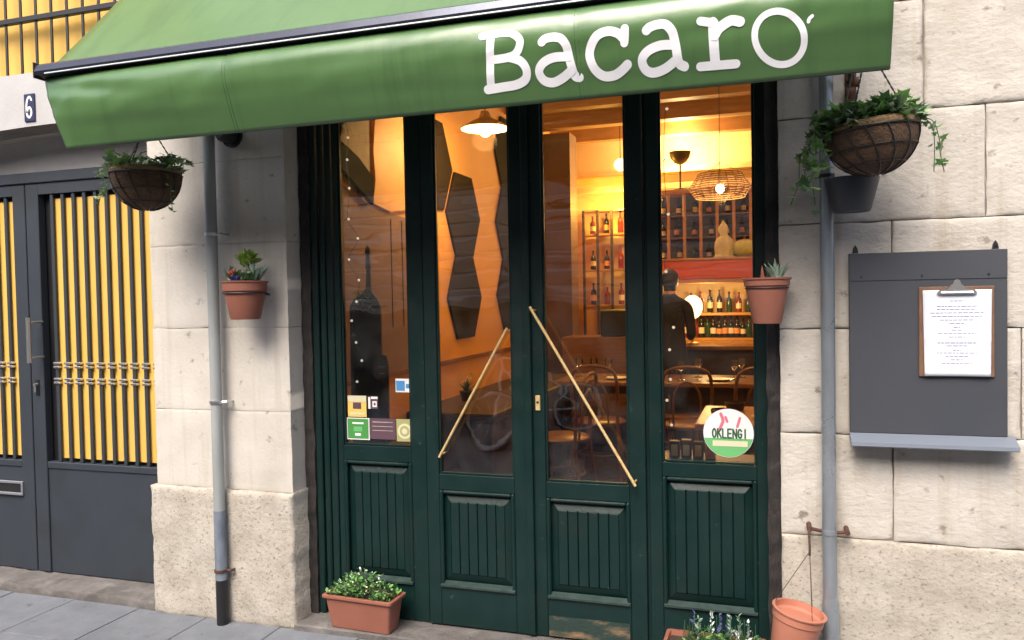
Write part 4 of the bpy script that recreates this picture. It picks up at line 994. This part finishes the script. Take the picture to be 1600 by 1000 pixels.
b = MB(); b.tube([(-.905, 5.5, 2.55), (-.905, 5.5, 2.82)], .010, 8); b.build('stem', 'torch', tl); b = MB(); b.lathe([(.07, 0), (.07, .012), (.02, .025)], (-.905, 5.5, 2.546), 24); b.build('base', 'torch', tl)
b = MB(); b.sphere((-.905, 5.5, 2.90), .032, 10); b.build('bulb', 'bulb', tl, True)
point('lamp_light', (-.905, 5.62, 3.02), 62, (1, .66, .30), .06, tl)
sl = root('wall_lamp', 'round glowing wall lamp at right edge of right door pane', 'lamp', (-1.47, 5.0, 2.7), 'lamps inside')
b = MB(); b.sphere((-1.445, 5.0, 2.775), .065, 14); b.build('globe', 'globe', sl, True); b = MB(); b.tube([(-1.445, 5.0, 2.83), (-1.445, 5.0, CZ)], .005, 6); b.build('cord', 'black_metal', sl)
point('lamp_light', (-1.62, 5.62, 2.45), 24, (1, .52, .08), .05, sl)
gl_ = root('globe_lamp', 'white glowing globe lamp on the bar beside the person', 'lamp', (-.745, 4.95, .98), 'lamps inside')
b = MB(); b.sphere((-.745, 4.95, 1.33), .098, 18, (1, 1, 1.2)); b.build('globe', 'globe', gl_, True); b = MB(); b.lathe([(.06, 0), (.06, .02), (.015, .03), (.015, .23)], (-.745, 4.95, .96), 14); b.build('stand', 'brass', gl_, True)
point('lamp_light', (-.62, 5.25, 1.42), 12, (1, .62, .25), .08, gl_)

# bar
bar = root('bar_counter', 'bar counter with lit back shelves behind the person', 'bar', (-.4, 5.3, .02))
b = MB(); b.box(-1.25, RX-.003, 4.80, 5.10, .0205, .92); b.build('front', 'wood_dark', bar); b = MB(); b.box(-1.30, RX-.002, 4.74, 5.14, .921, .958, .006); b.build('top', 'wood', bar)
for z in (.985, 1.255):
    b = MB(); b.box(-1.25, RX-.003, 5.70, 5.98, z-.03, z, .003); b.build('shelf', 'wood_orange', bar)
b = MB(); b.box(-1.25, RX-.003, 5.985, 6.07, .0205, 1.60); b.build('back_panel', 'wall_cream', bar)
b = MB(); b.box(-1.25, RX-.003, 5.6, 5.984, .0205, .954); b.build('back_cabinet', 'wood_orange', bar)
cano = root('red_bar_canopy', 'red boxed canopy over the bar carrying statue and gourd', 'canopy', (-.4, 5.3, 1.57))
b = MB(); b.box(-1.26, RX-.003, 5.10, 5.98, 1.605, 1.79, .006); b.build('box', 'red', cano); b = MB(); b.box(-1.27, RX-.002, 5.08, 5.985, 1.565, 1.603, .004); b.box(-1.27, RX-.002, 5.08, 5.985, 1.792, 1.815, .004); b.build('trim', 'wood_orange', cano)
rk = root('wine_rack', 'honey wood wine rack with upright posts above the canopy', 'rack', (-.4, 5.6, 1.816))
for i in range(10):
    b = MB(); b.box(-1.19+.165*i-.016, -1.19+.165*i+.016, 5.42, 5.45, 1.816, 2.50, .003); b.build('post', 'wood_orange', rk)
b = MB(); b.box(-1.24, .4, 5.40, 5.69, 2.501, 2.545, .004); b.build('top_rail', 'wood_orange', rk)
for z in (2.05, 2.28):
    b = MB(); b.box(-1.24, .4, 5.451, 5.68, z-.012, z, .002); b.build('shelf', 'wood', rk)
b = MB(); b.box(-1.24, .4, 5.681, 5.70, 1.8155, 2.5005); b.build('back', 'wood_dark', rk)
# bottles
def bottle_proto(m, lm):
    t = root('bottle', '', 'bottle', (0, 0, 0)); b = MB(); b.lathe([(.033, 0), (.036, .006), (.036, .15), (.030, .175), (.013, .20), (.012, .255), (.014, .258), (.014, .27), (.008, .271)], n=12); b.build('body', m, t, True)
    if lm: b = MB(); b.lathe([(.0366, .05), (.0366, .12)], n=12, cap0=False, cap1=False); b.build('label_band', lm, t, True)
    return t
protos = [bottle_proto('bottle_dark', 'label_cream'), bottle_proto('bottle_green', None), bottle_proto('bottle_red', None), bottle_proto('bottle_dark', 'label_orange'), bottle_proto('bottle_red', 'label_cream')]
used = [False]*5
R4 = random.Random(2)
def put_bottle(k_, x, y, z, label, group, s=1.0):
    o = protos[k_] if not used[k_] else copy_tree(protos[k_]); used[k_] = True
    kn = ['dark bottle with cream label', 'plain green bottle', 'plain red bottle', 'dark bottle with orange label', 'red bottle with cream label'][k_]
    o.location = (x, y, z); o.scale = (s, s, s*R4.uniform(.82, 1.08)); tag(o, kn+' '+label, 'bottle', group)
for i in range(13): put_bottle([2, 4, 2, 2, 0, 1, 0, 3, 3, 0, 3, 0, 1][i], -.98+.062*i, 5.80+.02*(i % 2), .986, 'in the crowded row on lower bar shelf', 'bottles on the lower bar shelf', .88)
for i in range(7): put_bottle([1, 2, 0, 0, 1, 4, 1][i], -.84+.10*i, 5.82, 1.256, 'standing on the upper bar shelf', 'bottles on the upper bar shelf', .85)
for j, z in enumerate((1.817, 2.051, 2.281)):
    for i in range(7): put_bottle(R4.choice([0, 1, 0, 3]), -1.11+.165*i+R4.uniform(-.02, .02), 5.58, z, 'standing in the wine rack', 'bottles in the wine rack', .74)
# statue and gourd on the canopy
st_ = root('statue', 'pale draped bust statue standing on the red canopy', 'statue', (-.455, 5.22, 1.816))
b = MB(); b.lathe([(.088, 0), (.080, .04), (.086, .10), (.092, .15), (.080, .19), (.050, .215), (.044, .235), (.052, .265), (.050, .295), (.034, .325), (.015, .35), (.004, .37)], (-.455, 5.22, 1.816), 20, 1, .7)
for v in b.bm.verts:
    an = math.atan2(v.co.y-5.22, v.co.x+.455); lo_ = max(0, 1-(v.co.z-1.816)/.22)
    v.co += Vector((math.cos(an), math.sin(an), 0))*(.010*math.cos(7*an)*lo_)+Vector((.020*noise.noise(v.co*14), .014*noise.noise(v.co*14+Vector((3, 0, 0))), .01*noise.noise(v.co*12+Vector((0, 5, 0)))))
b.build('bust', 'statue', st_, True)
b = MB(); b.lathe([(.10, 0), (.11, .006), (.10, .012)], (-.455, 5.22, 1.8155), 20, 1, .7); b.build('plinth', 'statue', st_)
b = MB(); n = 32; rings = []
for i in range(11):
    t = PI*i/10; rings.append([b.bm.verts.new((-.262+(.115*math.sin(t)+.002)*(1+.07*math.cos(8*2*PI*j/n))*math.cos(2*PI*j/n), 5.25+(.115*math.sin(t)+.002)*(1+.07*math.cos(8*2*PI*j/n))*math.sin(2*PI*j/n), 1.905-.089*math.cos(t))) for j in range(n)])
for A, B in zip(rings, rings[1:]):
    for j in range(n): b.bm.faces.new((A[j], A[(j+1) % n], B[(j+1) % n], B[j]))
gd = b.build('gourd', 'gourd', None, True); tag(gd, 'pale green ribbed gourd beside the statue on the canopy', 'gourd')
b = MB(); b.tube([(-.262, 5.25, 1.99), (-.255, 5.25, 2.02), (-.24, 5.25, 2.03)], [.012, .008, .007], 8); b.build('stalk', 'wood', gd)

cab = root('display_cabinet', 'tall dark framed cabinet in the yellow lit back corner', 'cabinet', (-1.75, 5.9, .02))
for x in (-2.02, -1.86, -1.70, -1.54):
    b = MB(); b.box(x-.014, x+.014, 5.80, 5.83, .0265, 2.42, .003); b.build('post', 'wood_dark', cab)
for z in (1.35, 1.75, 2.15, 2.42):
    b = MB(); b.box(-2.036, -1.524, 5.832, 6.05, z-.014, z+.006, .002); b.build('shelf', 'wood_orange', cab)
b = MB(); b.box(-2.036, -1.524, 5.831, 6.05, .0265, 1.30, .003); b.build('cupboard', 'wood_orange', cab)
for j, z in enumerate((1.357, 1.757, 2.157)):
    for i, x in enumerate((-1.94, -1.78, -1.62)): put_bottle([3, 2, 4, 0, 3, 2, 4, 3, 2][j*3+i], x, 5.93, z, 'in the tall corner cabinet', 'bottles in the corner cabinet', .9)
# bartender
pr = root('person', 'person in black clothes seen from behind at the bar', 'person', (-.90, 4.45, .02))
def skin_body(name, verts, edges, m, parent, sub=2):
    me = bpy.data.meshes.new(name); me.from_pydata([v[0] for v in verts], edges, []); me.materials.append(M[m])
    o = link(name, me, parent); o.modifiers.new('skin', 'SKIN'); s_ = o.modifiers.new('sub', 'SUBSURF'); s_.levels = sub; s_.render_levels = sub
    for i, v in enumerate(verts):
        sv = me.skin_vertices[0].data[i]; r = v[1]; sv.radius = r if isinstance(r, tuple) else (r, r); sv.use_root = (i == 0)
    me.shade_smooth(); return o
PX, PY = -.905, 4.45
V = [((0, 0, .92), (.15, .11)), ((0, 0, 1.10), (.135, .10)), ((0, -.01, 1.28), (.165, .11)), ((0, 0, 1.38), (.12, .08)), ((0, .01, 1.44), (.055, .055)), ((0, .03, 1.50), (.06, .065)), ((0, .035, 1.575), (.070, .085)), ((0, .03, 1.64), (.04, .05)),
     ((-.165, 0, 1.33), .058), ((-.195, .03, 1.08), .047), ((-.17, .24, 1.03), .038), ((.165, 0, 1.33), .058), ((.195, .03, 1.08), .047), ((.16, .25, 1.04), .038),
     ((-.09, 0, .80), .09), ((-.10, 0, .46), .062), ((-.10, -.02, .08), .042), ((-.10, .10, .035), .035), ((.09, 0, .80), .09), ((.10, 0, .46), .062), ((.10, -.02, .08), .042), ((.10, .10, .035), .035),
     ((-.18, .33, 1.04), .030), ((.15, .34, 1.05), .030)]
Eg = [(0, 1), (1, 2), (2, 3), (3, 4), (4, 5), (5, 6), (6, 7), (3, 8), (8, 9), (9, 10), (10, 22), (3, 11), (11, 12), (12, 13), (13, 23), (0, 14), (14, 15), (15, 16), (16, 17), (0, 18), (18, 19), (19, 20), (20, 21)]
body = skin_body('body', [((PX+v[0][0], PY+v[0][1], v[0][2]+.01), v[1]) for v in V], Eg, 'cloth_black', pr)
body.data.materials.append(M['skin'])
b = MB(); b.sphere((PX, PY+.028, 1.60), .088, 18, (.95, 1.08, 1.12))
for v in b.bm.verts:
    v.co += (v.co-Vector((PX, PY+.03, 1.6))).normalized()*.008*noise.noise(v.co*40)
b.build('hair', 'hair', pr, True)
b = MB(); b.lathe([(.058, 0), (.060, .03), (.056, .05)], (PX, PY+.012, 1.44), 18, cap0=False, cap1=False); b.build('collar', 'skin', pr, True)
for s in (-1, 1):
    b = MB(); hx_, hy_ = PX+.165*s, PY+.36
    b.sphere((hx_, hy_, 1.055), .036, 10, (.9, 1.2, .5)); 
    for i in range(4): b.tube([(hx_+(i-1.5)*.017, hy_+.03, 1.057), (hx_+(i-1.5)*.018, hy_+.06+.006*(1.5-abs(i-1.5)), 1.05), (hx_+(i-1.5)*.018, hy_+.085, 1.03)], [.009, .0085, .007], 6)
    b.tube([(hx_-.03*s, hy_, 1.055), (hx_-.05*s, hy_+.025, 1.05), (hx_-.052*s, hy_+.05, 1.045)], [.010, .009, .008], 6); b.build('hand', 'skin', pr, True)

# tables and chairs
def table(label, x, y, w_, d_, m, group='restaurant tables', h=.75):
    t = root('dining_table', label, 'table', (x, y, .026), group); z = h
    b = MB(); b.box(x-w_/2, x+w_/2, y-d_/2, y+d_/2, z-.035, z, .006, 2); b.build('tabletop', m, t)
    b = MB(); b.box(x-w_/2+.05, x+w_/2-.05, y-d_/2+.05, y+d_/2-.05, z-.10, z-.0355); b.build('apron', 'wood_dark', t)
    for sx in (-1, 1):
        for sy in (-1, 1):
            b = MB(); px_, py_ = x+sx*(w_/2-.07), y+sy*(d_/2-.07); b.tube([(px_, py_, .026), (px_, py_, z-.036)], [.02, .028], 8); b.build('leg', 'wood_dark', t)
    return t
bq = root('banquette', 'long dark banquette along the orange wall behind left door pane', 'banquette', (-2.0, 3.0, .02))
b = MB(); b.box(LX+.055, -1.72, 1.75, 4.5, .0265, .66, .01); b.build('base', 'wood_dark', bq); b = MB(); b.box(LX+.052, -1.68, 1.70, 4.52, .661, .72, .012, 2); b.build('top', 'wood_dark', bq)
table('wooden table in the middle seen through right door pane', -1.38, 3.75, .75, .7, 'wood')
table('wooden table in front of the bar seen through right window', -.55, 3.75, .85, .7, 'wood')
table('honey coloured table just behind the right window', -.10, 1.75, .62, .75, 'wood_orange')
def chair_proto():
    t = root('bentwood_chair', '', 'chair', (0, 0, 0)); b = MB(); b.lathe([(.19, .43), (.205, .44), (.205, .452), (.19, .462)], n=24); b.build('seat', 'wood', t, True)
    for a0 in (.7, 2.44): b = MB(); b.tube([(.16*math.cos(a0), .16*math.sin(a0), .435), (.21*math.cos(a0), .21*math.sin(a0), 0)], [.015, .011], 8); b.build('leg', 'wood', t, True)
    for s in (-1, 1): b = MB(); b.tube(smooth_line([(.20*s, -.21, 0), (.17*s, -.16, .44), (.18*s, -.20, .72)], 4), .013, 8); b.build('leg', 'wood', t, True)
    b = MB(); b.tube(smooth_line([(.18*s, -.20+0, .72) if i == 0 else p for i, (s, p) in enumerate([(-1, None), (1, (-.15, -.22, .86)), (1, (0, -.23, .90)), (1, (.15, -.22, .86)), (1, (.18, -.20, .72))])], 5), .013, 8)
    b.tube(smooth_line([(-.10, -.165, .455), (-.09, -.20, .70), (0, -.215, .79), (.09, -.20, .70), (.10, -.165, .455)], 5), .009, 8); b.build('back_hoop', 'wood', t, True)
    b = MB(); b.tube([(.17*math.cos(2*PI*i/20), .17*math.sin(2*PI*i/20), .20) for i in range(20)], .007, 6, True); b.build('ring_stretcher', 'wood', t, True)
    return t
cp = chair_proto()
for i, (x, y, r_, lab) in enumerate(((-1.30, 3.12, 0, 'bentwood chair with back to the right door pane'), (-.72, 3.55, -1.4, 'bentwood chair left of the bar table'), (-.62, 3.08, .1, 'bentwood chair facing the bar table'), (-.12, 3.1, .2, 'bentwood chair behind the right window edge'),
                                      (-.52, 1.80, -1.5, 'bentwood chair beside the honey coloured table'), (-1.42, 2.35, 1.5, 'bentwood chair at the long table'), (-1.10, 4.3, 3.1, 'bentwood chair on the far side of middle table'))):
    o = cp if i == 0 else copy_tree(cp); o.location = (x, y, .026); o.rotation_euler.z = r_; tag(o, lab, 'chair', 'bentwood chairs')
# table settings
def plate(x, y, z, lab):
    b = MB(); b.lathe([(.05, 0), (.06, .003), (.10, .014), (.10, .017), (.06, .007), (.01, .006)], (x, y, z), 20); o = b.build('plate', 'white', None, True); tag(o, lab, 'plate', 'plates')
plate(-.42, 3.62, .751, 'white plate on the table before the bar'); plate(-.02, 1.62, .751, 'white plate on the honey coloured table'); plate(-1.25, 3.62, .751, 'white plate on the middle table')
fl = root('flower_pot', 'small dark pot of dried flowers on the banquette', 'plant pot', (-2.10, 2.30, .721))
b = MB(); pot(b, (-2.10, 2.30, .721), .05, .036, .07, .02); b.build('pot', 'wood_dark', fl, True)
tuft(fl, 'leaf_dark', (-2.10, 2.30, .78), 26, .05, .11, 1.3, 1); tuft(fl, 'petal_pale', (-2.10, 2.30, .86), 18, .015, .03, 1.3, .6, 'oval', .04)
for i, x in enumerate((-1.62, -1.5, -1.36, -1.18)):
    b = MB(); b.lathe([(.03, 0), (.035, .003), (.006, .012), (.005, .07), (.03, .10), (.036, .13), (.030, .16)], (x, 3.8+.05*(i % 2), .751), 14, cap1=False); o = b.build('wine_glass', 'glass', None, True); tag(o, 'wine glass standing on the middle table', 'glass', 'wine glasses on the middle table')
for i, (x, y) in enumerate(((-.72, 3.6), (-.60, 3.85), (-.30, 3.7), (-.25, 3.9))):
    b = MB(); b.lathe([(.03, 0), (.035, .003), (.006, .012), (.005, .07), (.03, .10), (.036, .13), (.030, .16)], (x, y, .751), 14, cap1=False); o = b.build('wine_glass', 'glass', None, True); tag(o, 'wine glass standing on the table before the bar', 'glass', 'wine glasses on the bar table')
for i, (x, y, m_) in enumerate(((-.22, 1.95, 'wood_dark'), (-.03, 1.98, 'paper_brown'), (-.28, 1.62, 'wood_dark'))):
    b = MB(); b.lathe([(.045, 0), (.05, .004), (.062, .045), (.058, .05), (.045, .012), (.005, .01)], (x, y, .751), 18); o = b.build('bowl', m_, None, True); tag(o, ['dark bowl at the back left of the honey coloured table', 'brown bowl at the back right of the honey coloured table', 'dark bowl at the front of the honey coloured table'][i], 'bowl', 'bowls')
b = MB(); b.box(-1.60, -1.30, 4.62, 4.95, 1.06, 1.32, .02, 2); b.box(-1.57, -1.33, 4.61, 4.62, 1.10, 1.28); o = b.build('coffee_machine', 'black_metal'); tag(o, 'dark boxy machine on the sideboard in right door pane', 'machine')
b = MB(); b.box(-1.97, -1.28, 4.55, 5.03, .026, 1.058, .006); o = b.build('sideboard', 'wood'); tag(o, 'brown wood sideboard beneath the dark machine', 'sideboard')
# small packets on the sill of the right window
for i, (m1, m2) in enumerate((('wood_dark', 'st_cream'), ('st_plum', 'st_white'), ('chalkboard', 'st_yellow'), ('st_yellow', 'red'))):
    x = -.404+.047*i; b = MB(); b.box(x, x+.040, .21, .25, .795, .862+.006*(i % 2), .002); o = b.build('spice_tin', m1)
    tag(o, ['small dark tin at left end of the right window sill', 'plum tin with white band on right window sill', 'black tin with yellow band on right window sill', 'yellow tin with red band on right window sill'][i], 'tin', 'tins on the window sill')
    q = MB(); q.box(x+.008, x+.034, .2085, .2098, .805, .85); q.build('tin_label', m2, o)
b = MB(); b.box(-.46, -.02, .195, .34, .77, .794); o = b.build('window_sill', 'wood_dark'); tag(o, 'dark inner sill behind the right window', 'sill')

# ------------------------------------------------------------------ other side of the street (seen in the glass)
ob = root('opposite_building', 'rendered building across the street mirrored in the door glass', 'building', (-2, -6.2, 0))
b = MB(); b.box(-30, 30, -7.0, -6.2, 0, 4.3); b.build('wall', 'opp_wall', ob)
b = MB(); b.box(-30, 30, -6.199, -6.15, .0, 1.30); b.build('car_stand_in', 'wood_dark', ob)  # added dark band, stands in for parked vehicles darkening the reflection
b = MB(); b.box(-30, 30, -6.25, -5.9, 4.301, 4.45); b.build('cornice', 'opp_wall', ob)
for x0, x1 in ((-9.5, -6.4), (-6.2, -3.1), (-2.9, .2), (.4, 3.4)):
    for i in range(10):
        b = MB(); z = 1.34+.155*i; b.prism([(-6.195, z), (-6.195, z+.150), (-6.12, z+.12), (-6.10, z+.09), (-6.15, z)], x0, x1, 'x'); b.build('shutter_slat', 'shutter', ob)
    b = MB(); b.box(x0-.05, x1+.05, -6.195, -6.05, 2.90, 3.10, .01); b.build('shutter_box', 'opp_wall', ob)
# bicycle at the far kerb
bk = root('bicycle', 'white wheeled bicycle parked across the street, mirrored in left door pane', 'bicycle', (-2.5, -4.8, -.125))
def P3(u, z, w_=0): return Vector((-2.80+u*.70, -4.55-u*.71, z-.125))+Vector((.71, .70, 0))*w_
for u in (0, 1.05):
    b = MB(); b.tube([P3(u+.32*math.cos(2*PI*i/32), .33+.32*math.sin(2*PI*i/32)) for i in range(32)], .018, 8, True); wh = b.build('wheel', 'rubber', bk, True)
    b = MB(); b.tube([P3(u+.295*math.cos(2*PI*i/32), .33+.295*math.sin(2*PI*i/32)) for i in range(32)], .02, 6, True)
    for i in range(12): b.tube([P3(u, .33), P3(u+.29*math.cos(2*PI*i/12), .33+.29*math.sin(2*PI*i/12))], .002, 4)
    b.build('rim', 'bike_white', wh, True)
b = MB()
for A, B in (((0, .33), (.12, .85)), ((.12, .85), (.42, .32)), ((.42, .32), (.64, .82)), ((.14, .78), (.62, .76)), ((.62, .76), (1.05, .33)), ((.42, .32), (1.05, .33)), ((.12, .85), (.10, .95))): b.tube([P3(*A), P3(*B)], .016, 8)
b.build('frame', 'bike_white', bk, True)
b = MB(); b.tube([P3(.10, .95, -.28), P3(.05, .97, -.15), P3(.10, .95, 0), P3(.05, .97, .15), P3(.10, .95, .28)], .012, 8); b.build('handlebar', 'bike_white', bk, True)
b = MB(); b.sphere(P3(.67, .88), .1, 12, (1.0, 1.1, .4)); b.build('saddle', 'rubber', bk, True)
